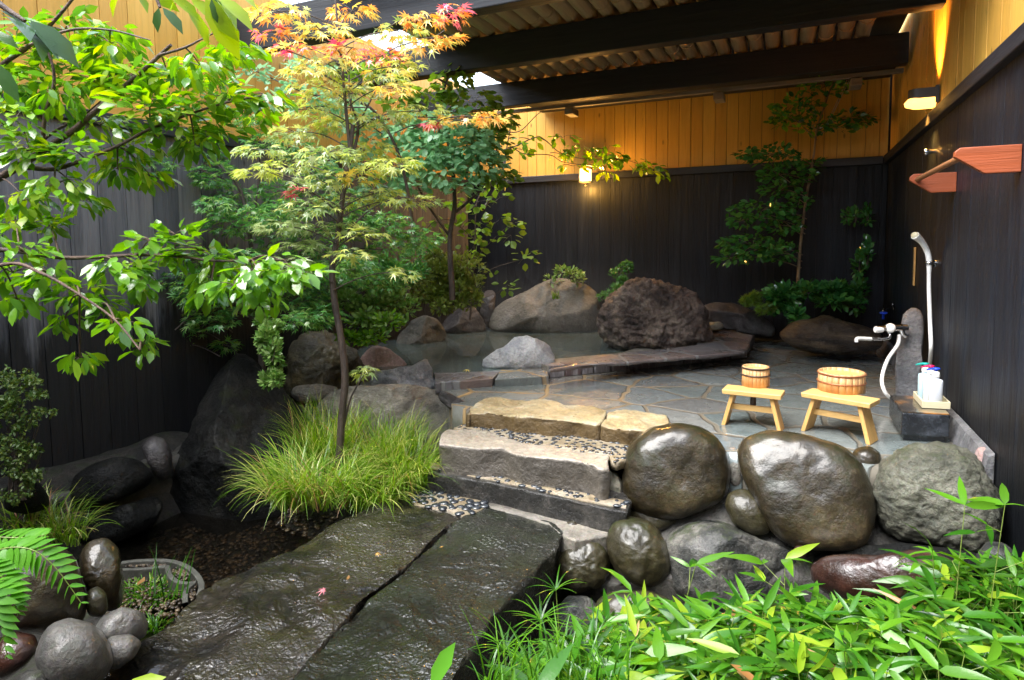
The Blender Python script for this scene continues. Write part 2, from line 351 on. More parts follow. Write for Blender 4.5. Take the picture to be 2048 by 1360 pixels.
M['redwood'] = wood_mat('stained_bracket', (.42, .10, .035), (.36, .085, .03), .4, (.3, .5), dirz=0, knots=.3)
M['dowel'] = wood_mat('dowel', (.36, .16, .07), (.36, .16, .07), .4, (.35, .5), dirz=1, knots=0)
M['stool'] = wood_mat('hinoki', (.78, .50, .18), (.66, .38, .12), .35, (.3, .5), dirz=0, knots=.0, sc=1.6)
M['stoolz'] = wood_mat('hinoki_leg', (.70, .42, .14), (.58, .31, .09), .45, (.3, .5), dirz=2, knots=.0, sc=1.6)
M['stave'] = wood_mat('stave', (.74, .45, .20), (.55, .28, .11), .4, (.3, .5), dirz=2, knots=0, sc=2)
M['hoop'] = plain('dark_hoop', (.06, .04, .03), .45); M['copper'] = plain('copper_hoop', (.42, .16, .07), .4, .4)
M['white'] = plain('white_plastic', (.96, .94, .88), .35, var=.01); M['cream'] = plain('cream_plastic', (.75, .68, .45), .35, var=.05)
M['bottle'] = plain('bottle_plastic', (.80, .84, .9), .25, var=.03); M['bottleblue'] = plain('bottle_pale_blue', (.55, .75, .85), .25, var=.03)
M['chrome'] = plain('chrome', (.75, .77, .8), .12, 1., var=.1)
M['blue'] = plain('blue_plastic', (.02, .08, .75), .3); M['teal'] = plain('teal_plastic', (.01, .5, .42), .3); M['magenta'] = plain('magenta_plastic', (.75, .01, .12), .3)
M['bamboo'] = plain('bamboo_strip', (.6, .42, .16), .45, var=.12); M['ink'] = plain('ink', (.05, .04, .03), .6)
M['fixture'] = plain('brown_metal', (.05, .042, .035), .5); M['glow'] = emit('lamp_glow', (1, .50, .09), .9); M['glow2'] = emit('lantern_glow', (1, .66, .25), 1.3)
M['string'] = plain('string', (.7, .7, .68), .6)
M['bark'] = rock_mat('maple_bark', (.03, .022, .018), (.07, .05, .04), (.11, .08, .06), 14, stretch=(1, 1, .3), r0=.35, r1=.6)
M['bark2'] = rock_mat('branch_bark', (.05, .03, .022), (.11, .06, .04), (.2, .12, .08), 14, r0=.35, r1=.6)
M['barkpale'] = rock_mat('pale_bark', (.14, .09, .05), (.24, .17, .09), (.3, .22, .12), 14, r0=.4, r1=.6)
# stones
M['brown'] = rock_mat('wet_brown_stone', (.010, .0075, .003), (.028, .020, .0075), (.070, .052, .024), 3.2, moss=.5, mossc=(.020, .026, .005), r0=.35, r1=.65, b=.42, spec=-.2, wet=.9, grain=1.5, cb=.3)
M['olive'] = rock_mat('mossy_brown_stone', (.018, .015, .007), (.04, .034, .014), (.065, .055, .03), 4, moss=.5, mossc=(.035, .046, .008), r0=.3, r1=.6, b=.4, wet=.9, spec=-.2)
M['lichen'] = rock_mat('lichened_boulder', (.05, .055, .04), (.115, .115, .08), (.19, .19, .14), 4.5, moss=.3, mossc=(.08, .10, .035), r0=.45, r1=.8, b=1.4, wet=.15)
M['grey'] = rock_mat('grey_river_stone', (.075, .075, .072), (.12, .115, .105), (.18, .165, .145), 3.5, r0=.3, r1=.6, b=.45, wet=.25)
M['speck'] = rock_mat('speckled_dark_stone', (.012, .015, .014), (.05, .05, .044), (.22, .21, .18), 6, moss=.3, r0=.25, r1=.6, b=1., wet=.5, blotch=(.4, .68))
M['red'] = rock_mat('wet_red_stone', (.015, .006, .004), (.04, .014, .009), (.08, .032, .02), 3, r0=.2, r1=.45, b=.4, wet=1.)
M['black'] = rock_mat('wet_black_stone', (.003, .0032, .003), (.008, .0085, .008), (.022, .021, .018), 4, moss=.3, mossc=(.016, .02, .006), r0=.4, r1=.7, b=1.2, wet=.06, spec=-.4)
M['slab'] = rock_mat('wet_bridge_stone', (.003, .0028, .002), (.018, .013, .006), (.045, .038, .028), 3.2, moss=.2, mossc=(.045, .04, .008), r0=.5, r1=.7, b=1.2, wet=1., cb=.8, pools=1, blotch=(.38, .6), spec=-.3)
M['slabmoss'] = rock_mat('mossy_bridge_stone', (.0025, .003, .002), (.009, .011, .005), (.024, .024, .015), 2.6, moss=.35, mossc=(.016, .024, .004), r0=.5, r1=.8, b=1.2, wet=1., cb=.8, pools=1, spec=-.3)
M['lava'] = rock_mat('lava_boulder', (.07, .05, .042), (.19, .14, .11), (.34, .27, .21), 5, r0=.45, r1=.8, b=1.6, blotch=(.38, .62))
M['backrock'] = rock_mat('hot_spring_rock', (.065, .065, .055), (.12, .11, .085), (.18, .17, .15), 4, r0=.3, r1=.7, b=.9)
M['pale'] = rock_mat('pale_granite', (.30, .31, .33), (.45, .45, .45), (.55, .54, .52), 5, r0=.4, r1=.7, b=.9)
M['pink'] = rock_mat('pink_stone', (.30, .19, .17), (.42, .29, .26), (.5, .4, .36), 5, r0=.3, r1=.6, b=.9)
M['greywhite'] = rock_mat('silvery_rock', (.24, .245, .25), (.46, .46, .47), (.65, .64, .63), 7, r0=.3, r1=.6, b=1.3)
M['tanrock'] = rock_mat('flat_tan_rock', (.22, .195, .16), (.44, .40, .33), (.60, .54, .44), 5, moss=.05, r0=.3, r1=.6, b=1.4, stretch=(1, 1, 2.5), wet=.2)
M['mossrock'] = rock_mat('mossy_ochre_rock', (.05, .045, .03), (.13, .11, .06), (.24, .19, .09), 5, moss=.3, mossc=(.10, .10, .03), r0=.2, r1=.6, b=1.2, wet=.4)
M['barkrock'] = rock_mat('ribbed_brown_rock', (.018, .013, .009), (.085, .055, .03), (.22, .15, .08), 4, r0=.3, r1=.6, b=1.8, stretch=(.6, 1, 3.5), wet=.3, blotch=(.38, .66))
M['purple'] = rock_mat('dark_slate_rock', (.022, .02, .02), (.05, .042, .04), (.11, .105, .10), 4, r0=.3, r1=.6, b=1., wet=.3)
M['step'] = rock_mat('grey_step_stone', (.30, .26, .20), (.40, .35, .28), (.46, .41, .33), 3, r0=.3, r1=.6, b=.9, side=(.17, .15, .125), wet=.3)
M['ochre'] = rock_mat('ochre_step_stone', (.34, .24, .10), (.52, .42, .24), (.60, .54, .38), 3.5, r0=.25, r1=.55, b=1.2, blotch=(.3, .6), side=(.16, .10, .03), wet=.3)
M['darkstep'] = rock_mat('dark_step_stone', (.012, .012, .012), (.03, .029, .026), (.11, .10, .09), 9, r0=.2, r1=.5, b=1., wet=.6)
M['greenstone'] = rock_mat('green_grey_stone', (.2, .19, .14), (.29, .27, .2), (.36, .34, .27), 4, r0=.3, r1=.6, b=.6)
M['mortar'] = rock_mat('wet_mortar', (.13, .12, .10), (.22, .2, .17), (.30, .27, .22), 4, r0=.25, r1=.6, b=.6)
M['mortardark'] = rock_mat('dark_mortar', (.02, .019, .016), (.045, .042, .035), (.09, .082, .068), 4, moss=.1, r0=.3, r1=.7, b=.6)
M['mortartan'] = rock_mat('ochre_mortar', (.20, .15, .08), (.32, .26, .17), (.38, .33, .25), 5, r0=.3, r1=.6, b=.6)
M['pebble'] = rock_mat('black_pebble', (.010, .013, .018), (.024, .03, .038), (.05, .06, .07), 20, r0=.2, r1=.3, b=.15, wet=1.)
M['soil'] = rock_mat('dark_soil', (.012, .01, .008), (.03, .025, .018), (.05, .042, .03), 9, moss=.3, mossc=(.03, .045, .01), r0=.5, r1=.9, b=1.3)
M['gravel'] = rock_mat('stream_gravel', (.02, .013, .008), (.05, .03, .015), (.12, .08, .04), 22, r0=.2, r1=.5, b=1.4)
M['concrete'] = rock_mat('dark_concrete', (.06, .06, .05), (.09, .09, .075), (.12, .12, .1), 8, r0=.35, r1=.6, b=.4)
M['granite'] = rock_mat('polished_black_granite', (.012, .014, .018), (.02, .024, .03), (.09, .10, .12), 9, r0=.08, r1=.3, b=.1, spec=.2, blotch=(.4, .72))
M['granitetop'] = rock_mat('granite_top_reflection', (.02, .02, .02), (.05, .035, .02), (.42, .17, .03), 5, r0=.06, r1=.25, b=.1, wet=1., blotch=(.42, .62))  # orange blotches colour a warm reflection into the wet granite top
M['slate'] = rock_mat('rough_slate', (.10, .10, .105), (.16, .16, .165), (.25, .245, .24), 5, r0=.4, r1=.7, b=.9)
M['flag'] = flag_mat('flagstone_paving', 2.3, [(.12, .15, .15), (.19, .22, .215), (.15, .17, .16), (.25, .28, .275), (.16, .14, .12), (.15, .18, .19), (.23, .245, .225)], (.21, .19, .15), .024, .06, ((.44, .28, .11), -2.3, -.4))
M['kerbtop'] = flag_mat('kerb_capping', 2.8, [(.15, .11, .10), (.15, .15, .16), (.19, .14, .12), (.19, .19, .2)], (.3, .3, .29), .03, .15, warp=.05)
M['poolfloor'] = flag_mat('pool_floor', 2.2, [(.16, .22, .21), (.22, .28, .26), (.13, .19, .18)], (.60, .58, .36), .05, .4)
def wall_stone(name):
    m, nt, p = mk(name); v = coords(nt); mid = tnoise(nt, v, 5, 5); g = nd(nt, 'ShaderNodeNewGeometry')
    c = ramp(nt, g.outputs['Random Per Island'], [(0, (.10, .05, .045)), (.35, (.16, .15, .155)), (.7, (.12, .075, .07)), (1, (.2, .2, .21))])
    st = tnoise(nt, coords(nt, (18, 18, 3)), 1.5, 5, .7, .6)
    c = mixc(nt, c, (.5, .49, .48), ramp(nt, st, [(.5, grey(0)), (.75, grey(.75))]))
    nt.links.new(c, p.inputs['Base Color']); p.inputs['Roughness'].default_value = .35; nt.links.new(bump(nt, mid, .6, .02), p.inputs['Normal']); return m
M['kerbstone'] = wall_stone('kerb_stone')
# leaves
M['l_red'] = leaf_mat('red_leaf', [(.78, .10, .16), (.84, .26, .32), (.70, .14, .08)], .14, .35, spec=1.)
M['l_or'] = leaf_mat('orange_leaf', [(.80, .36, .08), (.80, .50, .14), (.74, .28, .10)], .14, .35, spec=1.)
M['l_ye'] = leaf_mat('yellow_leaf', [(.80, .64, .14), (.74, .64, .20), (.80, .54, .10)], .14, .35, spec=1.)
M['l_yg'] = leaf_mat('yellow_green_leaf', [(.44, .52, .08), (.60, .64, .22), (.34, .44, .08)], .14, .35, spec=1.)
M['l_gr'] = leaf_mat('maple_green_leaf', [(.20, .32, .08), (.40, .48, .24), (.26, .38, .14)], .12, .3, spec=1.)
M['l_near'] = leaf_mat('fresh_green_leaf', [(.10, .26, .02), (.16, .36, .03), (.07, .19, .025), (.24, .42, .03)], .2, .38, spec=.7)
M['l_bright'] = leaf_mat('lime_leaf', [(.26, .40, .02), (.34, .48, .03), (.19, .34, .03)], .3, .45)
M['l_mag'] = leaf_mat('large_dark_leaf', [(.05, .12, .035), (.08, .18, .04), (.06, .14, .06)], .3, .35)  # dark green tones of the large leaves
M['l_dark'] = leaf_mat('green_maple_leaf', [(.06, .20, .05), (.10, .28, .08), (.13, .32, .07)], .25, .35, spec=.8)
M['l_fresh'] = leaf_mat('fresh_maple_leaf', [(.20, .38, .06), (.28, .44, .14), (.14, .30, .05)], .25, .35, spec=.8)
M['l_vine'] = leaf_mat('blue_green_leaf', [(.20, .42, .20), (.28, .50, .28), (.14, .33, .16)], .35, .3)
M['l_ivy'] = leaf_mat('ivy_leaf', [(.13, .24, .03), (.20, .34, .04), (.08, .17, .03)], .35, .35)
M['l_box'] = leaf_mat('olive_shrub_leaf', [(.10, .16, .02), (.18, .24, .04), (.26, .32, .07)], .35, .25)
M['l_cream'] = leaf_mat('variegated_leaf', [(.08, .20, .03), (.26, .38, .12), (.10, .26, .04)], .28, .25)
M['l_cam'] = leaf_mat('camellia_leaf', [(.03, .14, .035), (.06, .22, .05), (.10, .28, .05)], .1, .2, spec=1.)
M['l_bam'] = leaf_mat('dwarf_bamboo_leaf', [(.028, .12, .008), (.055, .19, .012), (.11, .28, .015), (.012, .06, .008)], .22, .33, spec=.5)
M['l_bamy'] = leaf_mat('dwarf_bamboo_young_leaf', [(.30, .44, .03), (.24, .38, .02)], .3, .4)
M['l_sedge'] = leaf_mat('sedge_blade', [(.14, .29, .02), (.25, .42, .04), (.07, .18, .015), (.34, .48, .10)], .25, .35)
M['l_sedgey'] = leaf_mat('sedge_pale_blade', [(.58, .60, .22), (.50, .54, .10)], .25, .3)
M['l_dry'] = leaf_mat('dry_leaf', [(.38, .20, .06), (.28, .13, .04), (.48, .34, .14)], .4, .2)
M['l_fern'] = leaf_mat('fern_leaf', [(.08, .27, .02), (.12, .34, .03)], .35, .35, spec=.3)
M['l_moss'] = leaf_mat('moss_plant', [(.03, .075, .010), (.06, .12, .015), (.12, .15, .02)], .5, .2)
M['stemg'] = plain('green_stem', (.22, .3, .06), .4)

# ------------------------------------------------------------------ walls (things of their own)
def boards(acc, axis, a0, a1, fixed, z0, z1, wd, th, jit=.003, gap=.0025):
    a = a0
    while a < a1-.01:
        b = min(a+wd*random.uniform(.94, 1.06), a1); j = random.uniform(0, jit)
        if axis == 'x': box(acc, a+gap, b-gap, fixed+j, fixed+th, z0, z1)
        elif axis == 'y+': box(acc, fixed+j, fixed+th, a+gap, b-gap, z0, z1)      # right wall: face towards -x
        else: box(acc, fixed-th, fixed-j, a+gap, b-gap, z0, z1)
        a = b
ZD = 2.02
bw = empty('timber_wall', (-1.7, YB, 0), 'back wall of black charred boards below and honey cedar boards above, behind the pool', 'wall')
A = Acc(); boards(A, 'x', XL, XR, YB, -.3, ZD-.04, .15, .05, .0015, .0009); A.build('lower_boards', M['darkback'], bw, smooth=False)
A = Acc(); boards(A, 'x', XL, XR, YB+.015, ZD+.03, 3.12, .135, .04); A.build('upper_boards', M['cedar'], bw, smooth=False)
A = Acc(); box(A, XL-.3, XR+.3, YB+.06, YB+.08, -1.3, 3.1); A.build('light_stop_panel', M['board'], bw, smooth=False)  # unseen panel behind each wall, added to stop light leaking between boards
A = Acc(); box(A, XL+.05, XR-.05, YB-.045, YB+.02, ZD-.05, ZD+.035); bev(A.build('rail', M['rail'], bw, smooth=False), .006)
rw = empty('timber_wall', (XR, 5, 0), 'right wall of blue-black charred boards with cedar above, behind the shower', 'wall')
A = Acc(); boards(A, 'y+', -1.6, YB-.05, XR, -1.3, ZD-.04, .19, .05, .002, .001); A.build('lower_boards', M['dark'], rw, smooth=False)
A = Acc(); boards(A, 'y+', -1.6, YB, XR+.015, ZD+.03, 3.3, .135, .04); A.build('upper_boards', M['cedar'], rw, smooth=False)
A = Acc(); box(A, XR+.06, XR+.08, -1.6, YB+.055, -1.3, 3.28); A.build('light_stop_panel', M['board'], rw, smooth=False)
A = Acc(); box(A, XR-.045, XR+.02, -1.6, YB-.05, ZD-.05, ZD+.035); bev(A.build('rail', M['raily'], rw, smooth=False), .006)
lw = empty('timber_wall', (XL, 4, 0), 'left garden wall of grey weathered boards with cedar above, behind the trees', 'wall')
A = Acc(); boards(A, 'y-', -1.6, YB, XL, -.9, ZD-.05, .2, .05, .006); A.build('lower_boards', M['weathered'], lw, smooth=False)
A = Acc(); boards(A, 'y-', -1.6, YB, XL-.015, ZD+.03, 3.35, .19, .04); A.build('upper_boards', M['cedar'], lw, smooth=False)
A = Acc(); box(A, XL-.08, XL-.06, -1.6, YB+.055, -1.3, 3.33); A.build('light_stop_panel', M['board'], lw, smooth=False)
A = Acc(); box(A, XL-.02, XL+.05, -1.6, YB-.05, ZD-.055, ZD+.03); bev(A.build('rail', M['raily'], lw, smooth=False), .006)

# unseen wall closing the courtyard behind the viewpoint, added to cut front light
A = Acc(); box(A, XL-.06, XR+.05, -1.7, -1.6, -1.2, 3.3); tag(A.build('wall', M['board'], smooth=False), kind='structure')
# ------------------------------------------------------------------ roof
k_ = 1.037
rf = empty('pergola_roof', (-1.5, 5, 2.75), 'open timber roof of dark beams carrying round poles over the pool terrace', 'roof')
ZB = 2.72
for yb, h, x0 in ((6.63, .27, XL+.02), (5.10, .27, XL+.02), (3.835, .29, XL+.02)):
    A = Acc(); box(A, x0, XR-.01, yb, yb+.13, ZB, ZB+h); bev(A.build('beam', M['beam'], rf, smooth=False), .008)
xs = np.arange(-3.12, .55, .152)
for x in xs:
    r = random.uniform(.064, .072); ys = np.linspace(3.7, 6.95, 34); A = Acc(); V = [(x+random.uniform(-.004, .004), y, ZB+.27+.012+r) for y in ys]
    tube(A, V, [r*1.04, r*.97], 12)
    nn = random.uniform(0, .5)
    for y in np.arange(3.75+nn, 6.9, random.uniform(.55, .8)): tube(A, [(x, y, ZB+.282+r), (x, y+.012, ZB+.282+r)], [r*1.09], 14)
    A.build('pole', M['pole'], rf)
A = Acc(); box(A, -3.22, XR-.01, 3.62, YB+.3, ZB+.46, ZB+.5); A.build('roof_board', M['board'], rf, smooth=False)
A = Acc(); box(A, -3.1, XR-.01, 7.25, YB-.02, ZB+.16, ZB+.2); A.build('soffit', M['board'], rf, smooth=False)
A = Acc(); box(A, -3.3, XR-.01, 6.90, 6.95, ZB-.02, ZB+.02); bev(A.build('rail', M['railgrey'], rf, smooth=False), .004)  # pale grey colour stands in for the lit lower edge of the beam
for px in (1138, 1437, 1712):
    p = ony(px, 190, 6.9); A = Acc(); box(A, p[0]-.05, p[0]+.05, 6.88, 7.1, ZB-.1, ZB-.03); bev(A.build('bracket', M['railgrey'], rf, smooth=False), .004)

# ------------------------------------------------------------------ ground, paving, pool
def grid_mesh(name, x0, x1, y0, y1, st, h, m):
    X = np.arange(x0, x1+1e-6, st); Y = np.arange(y0, y1+1e-6, st); V = [(x, y, h(x, y)) for y in Y for x in X]; n = len(X)
    f = np.array([(j*n+i, j*n+i+1, (j+1)*n+i+1, (j+1)*n+i) for j in range(len(Y)-1) for i in range(n-1)])
    A = Acc(); A.add(V, [f]); return A.build(name, m)
def sst(a, b, x): t = min(1, max(0, (x-a)/(b-a))); return t*t*(3-2*t)
def hgt(x, y):
    n = fbm((x, y, 0), 1.6, 3)*.05+fbm((x, y, 0), 7, 5)*.012
    base = -.72
    base += .5*sst(-3.55, -4.1, x)*sst(4.4, 3.0, y)                      # bank by the left wall
    base += .42*math.exp(-(((x+2.6)/.5)**2+((y-3.35)/.45)**2))           # mound under the maple
    base += .55*sst(4.0, 5.0, y)*sst(-2.6, -3.3, x)                     # planting behind
    base += .1*sst(2.3, 1.3, y)*sst(-2.6, -3.3, x)
    if y > 4.3 and x > -2.6: base = -1.0
    return base+n
g = grid_mesh('ground', -4.25, .9, -1.6, 7.9, .07, hgt, M['soil']); tag(g, kind='structure')
A = Acc(); 
for q in ((-60, 60, -60, -1.7), (-60, 60, 7.99, 60), (-60, -4.34, -1.7, 7.99), (.98, 60, -1.7, 7.99)): box(A, *q, -1.1, -1.0)
tag(A.build('ground', M['soil'], smooth=False), kind='structure')
edge = [onz(905, 812, 0), onz(941, 822, 0), onz(1230, 846, 0), onz(1330, 866, 0), onz(1460, 905, 0), onz(1700, 935, 0), (XR-.01, 3.78, 0)]
terr = [tuple(p) for p in edge]+[(XR-.01, YB-.01, 0), (-.42, YB-.01, 0), (-.42, 6.5, 0), tuple(onz(1100, 740, 0)), tuple(onz(870, 745, 0))]
o = slab('terrace', None, 0, .5, M['flag'], amp=.004, fr=3, grid=.15, bevel=.0, side=0, world=terr); tag(o, kind='structure')
A = Acc(); box(A, -4.24, -.3, 4.4, YB-.01, -.45, -.26); tag(A.build('pool_floor', M['poolfloor'], smooth=False), kind='structure')
def water_mat(name, tint, murk, murkf, wave, rough=.03):
    m, nt, p = mk(name); nt.nodes.remove(p)
    g = nd(nt, 'ShaderNodeNewGeometry'); n = bump(nt, tnoise(nt, g.outputs['Position'], wave, 3, .5, .4), .12, .02)
    tr = nd(nt, 'ShaderNodeBsdfTransparent', {0: c4(tint)}); df = nd(nt, 'ShaderNodeBsdfDiffuse', {0: c4(murk)})
    gl = nd(nt, 'ShaderNodeBsdfGlossy', {0: (1, 1, 1, 1), 'Roughness': rough, 'Normal': n}); fr = nd(nt, 'ShaderNodeFresnel', {0: 1.33, 'Normal': n})
    m1 = nd(nt, 'ShaderNodeMixShader', {0: murkf, 1: tr.outputs[0], 2: df.outputs[0]}); m2 = nd(nt, 'ShaderNodeMixShader', {0: fr.outputs[0], 1: m1.outputs[0], 2: gl.outputs[0]})
    nt.links.new(m2.outputs[0], nt.nodes['Material Output'].inputs[0]); return m
M['water'] = water_mat('pool_water', (.5, .68, .64), (.16, .21, .20), .45, 3, .04)
M['stream'] = water_mat('stream_water', (.5, .45, .38), (.010, .009, .007), .25, 2.5, .02)
ZW = .055
wp = [tuple(onz(870, 752, ZW)), tuple(onz(1095, 742, ZW)), tuple(onz(1300, 712, ZW)), (-.5, 6.4, ZW), (-.5, YB-.02, ZW), (-4.23, YB-.02, ZW), (-4.23, 4.45, ZW)]
A = Acc(); A.add(wp, [np.arange(len(wp))]); tag(A.build('pool_water', M['water'], smooth=False), kind='structure')
A = Acc(); sw = [(-4.2, 1.9, -.62), (-2.0, 1.3, -.62), (-1.6, 2.4, -.62), (-2.5, 3.3, -.62), (-4.2, 4.2, -.62)]
A.add(sw, [np.arange(5)]); tag(A.build('stream_water', M['stream'], smooth=False), kind='structure')
# gravel lying in the stream bed
ICO = bmesh.new(); bmesh.ops.create_icosphere(ICO, subdivisions=2, radius=1); icv = np.array([v_.co[:] for v_ in ICO.verts]); icf = np.array([[v_.index for v_ in f_.verts] for f_ in ICO.faces]); ICO.free()
def stones(acc, P, size, flat=.55, mi=0):
    for p in P:
        a = random.uniform(0, 6.28) if size < .02 else random.gauss(0, .5); s = random.uniform(.7, 1.12)*size; e1 = random.uniform(.85, 1.35) if size < .02 else random.uniform(1.05, 1.3)
        V = icv*np.array([s*e1, s/e1, s*flat]); c_, s_ = math.cos(a), math.sin(a)
        V = V @ np.array([[c_, s_, 0], [-s_, c_, 0], [0, 0, 1]]); V = V*(1+.12*np.sin(V[:, :1]*90+a)); acc.add(V+np.array(p), [icf], mi)
A = Acc(); P = []
for i in range(1500):
    q = (random.uniform(280, 680), random.uniform(1020, 1200)); p = onz(*q, -.69)
    if -3.65 < p[0] < -2 and 1.6 < p[1] < 3.6: P.append((p[0], p[1], hgt(p[0], p[1])+.008))
stones(A, P, .017); M['gravelst'] = leaf_mat('gravel_stone', [(.05, .03, .014), (.02, .015, .01), (.11, .07, .035), (.018, .016, .013), (.2, .15, .09)], .3, 0)
tag(A.build('gravel', M['gravelst']), 'brown and tan gravel under the shallow stream water', 'gravel', kind='stuff')

# kerb of the pool
kb = empty('pool_kerb', tuple(onz(1300, 730, 0)), 'raised pool kerb of reddish slate blocks with a flat capping, in front of the lava boulder', 'kerb')
kt = [(1097, 738), (1300, 719), (1490, 703), (1507, 672), (1440, 655), (1405, 648), (1395, 690), (1240, 707)]
o = slab('capping', kt, .155, .03, M['kerbtop'], amp=.006, fr=6, grid=.08, bevel=.006, side=.012, parent=kb)
f0, f1 = onz(1098, 757, 0), onz(1492, 716, 0); f2 = onz(1508, 686, 0)
A = Acc(); L = np.linalg.norm(f1-f0); t = 0; dr = (f1-f0)/L; nr = np.array([-dr[1], dr[0], 0])
while t < L-.02:
    s = min(random.uniform(.11, .3), L-t); a = f0+dr*(t+.006); b = f0+dr*(t+s-.006); j = random.uniform(-.008, .006)
    base = [a+nr*j, b+nr*j, b+nr*.12, a+nr*.12]; zt = .108
    box8(A, [(*p[:2], .0) for p in base]+[(*p[:2], zt) for p in base]); t += s
dr2 = (f2-f1); L2 = np.linalg.norm(dr2); dr2 /= L2; nr2 = np.array([-dr2[1], dr2[0], 0])
for s in np.arange(0, L2-.1, .22):
    a = f1+dr2*(s+.012); b = f1+dr2*(s+.215); base = [a, b, b+nr2*.12, a+nr2*.12]; box8(A, [(*p[:2], .0) for p in base]+[(*p[:2], .108) for p in base])
bev(A.build('face_stones', M['kerbstone'], kb, smooth=False), .008)
A = Acc(); box8(A, [(*(f0+nr*.02)[:2], -.3), (*(f1+nr*.02)[:2], -.3), (*(f1+nr*.3)[:2], -.3), (*(f0+nr*.3)[:2], -.3)]+[(*(f0+nr*.02)[:2], .103), (*(f1+nr*.02)[:2], .103), (*(f1+nr*.3)[:2], .103), (*(f0+nr*.3)[:2], .103)]); A.build('mortar', M['mortar'], kb, smooth=False)
A = Acc(); bk = [f1-dr*.02+nr*.25, f2-dr*.02+nr*.06, onz(1405, 648, .1), onz(1240, 707, .1)]
box8(A, [(*p[:2], -.2) for p in bk]+[(*p[:2], .1) for p in bk]); A.build('core', M['mortar'], kb, smooth=False)
for i, (pp, lb, mt) in enumerate((([(868, 745), (1000, 742), (985, 757), (870, 766)], 'flat reddish slab at the left of the pool edge, awash', 'kerbtop'), ([(1002, 741), (1080, 735), (1095, 742), (1098, 752), (990, 758)], 'flat grey slab of the pool edge beside the white rock, awash', 'flag'))):
    o = slab('pool_edge_slab', pp, .065, .09, M[mt], amp=.004, fr=6, grid=.05, bevel=.006, side=.012, world=None); tag(o, lb, 'kerb slab')

# kerb strip beside the right wall
A = Acc(); y = 3.6
while y < 7.6:
    l = random.uniform(.3, .5); zt = .11+random.uniform(-.006, .006)
    box8(A, [(XR-.07, y, -.05), (XR-.003, y, -.05), (XR-.003, y+l-.008, -.05), (XR-.07, y+l-.008, -.05), (XR-.03, y, zt), (XR-.003, y, zt+.02), (XR-.003, y+l-.008, zt+.02), (XR-.03, y+l-.008, zt)]); y += l
o = bev(A.build('wall_plinth', M['slate'], smooth=False), .005); tag(o, 'low leaning row of dark slate pieces at the foot of the right wall', 'plinth')

# ------------------------------------------------------------------ steps
def step(name, px, z, th, m, lab, cat='step stone', **k):
    o = slab(name, px, z, th, m, **k); return tag(o, lab, cat)
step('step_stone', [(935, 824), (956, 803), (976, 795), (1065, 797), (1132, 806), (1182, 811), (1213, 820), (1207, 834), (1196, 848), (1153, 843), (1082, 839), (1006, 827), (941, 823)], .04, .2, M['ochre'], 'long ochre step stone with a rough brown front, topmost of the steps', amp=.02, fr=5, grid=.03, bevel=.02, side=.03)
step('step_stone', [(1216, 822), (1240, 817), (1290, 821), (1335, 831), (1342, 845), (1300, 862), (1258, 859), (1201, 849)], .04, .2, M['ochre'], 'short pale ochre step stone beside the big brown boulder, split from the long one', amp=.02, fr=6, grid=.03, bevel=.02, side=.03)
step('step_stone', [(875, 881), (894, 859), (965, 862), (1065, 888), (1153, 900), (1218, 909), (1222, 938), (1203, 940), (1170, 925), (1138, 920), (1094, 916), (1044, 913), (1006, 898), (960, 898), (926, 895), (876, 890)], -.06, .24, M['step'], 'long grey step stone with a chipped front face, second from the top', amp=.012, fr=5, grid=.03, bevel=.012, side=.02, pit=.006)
rock('step_side_stone', 'small rounded green-grey stone at the right end of the second step', 'stone', [(1200, 945), (1215, 938), (1235, 945), (1247, 970), (1247, 1003), (1225, 1003), (1203, 998)], ('y', 3.45), .16, M['greenstone'], amp=.08, facets=2, seed=4)
step('step_stone', [(855, 941), (906, 952), (965, 964), (1053, 981), (1153, 1005), (1254, 1025), (1262, 1000), (1250, 975), (870, 925)], -.236, .2, M['darkstep'], 'low black step stone with a straight front, lowest of the steps', amp=.012, fr=6, grid=.04, bevel=.01, side=.02)
def pebble_strip(px, z, lab, n, size, m='mortartan', th=.2, rows=None):
    loc = onz(*np.mean(px, 0), z); e_ = empty('pebble_strip', tuple(loc), lab, 'pebble paving')
    slab('mortar_bed', px, z, th, M[m], amp=.004, fr=6, grid=.06, bevel=0, side=0, parent=e_)
    poly = [onz(*p, z)[:2] for p in px]; poly = np.array(poly); P = []; tries = 0
    def inside(q):
        c = False; j = len(poly)-1
        for i in range(len(poly)):
            if (poly[i][1] > q[1]) != (poly[j][1] > q[1]) and q[0] < (poly[j][0]-poly[i][0])*(q[1]-poly[i][1])/(poly[j][1]-poly[i][1])+poly[i][0]: c = not c
            j = i
        return c
    lo, hi = poly.min(0), poly.max(0)
    while len(P) < n and tries < 30000:
        tries += 1; q = np.array([random.uniform(lo[0], hi[0]), random.uniform(lo[1], hi[1])])
        if inside(q) and all(np.hypot(*(q-r_[:2])) > size*1.5 for r_ in P): P.append(np.array([q[0], q[1], z-.001]))
    P.sort(key=lambda q: q[1]); protos = []
    for i, q in enumerate(P[:100]):
        if i < 5:
            A = Acc(); stones(A, [q], size, .38); o = A.build('pebble', M['pebble'], e_); protos.append((o, q))
        else:
            o0, q0 = protos[i % 5]; o = o0.copy(); COL.objects.link(o); o.parent = e_; org = WO[e_.name]; a = random.uniform(-.6, .6)
            R = Matrix.Rotation(a, 4, 'Z'); o.location = Vector((q-org).tolist())-R @ Vector((q0-org).tolist()); o.rotation_euler = (0, 0, a)
    if len(P) > 100: A = Acc(); stones(A, P[100:], size, .38); A.build('pebbles', M['pebble'], e_)['kind'] = 'stuff'
pebble_strip([(908, 856), (940, 845), (1100, 866), (1266, 886), (1262, 914), (1234, 924), (1222, 920), (1219, 910), (1153, 901), (1065, 889), (965, 863)], -.062, 'strip of black pebbles set in ochre mortar above the second step', 130, .0205, th=.05)
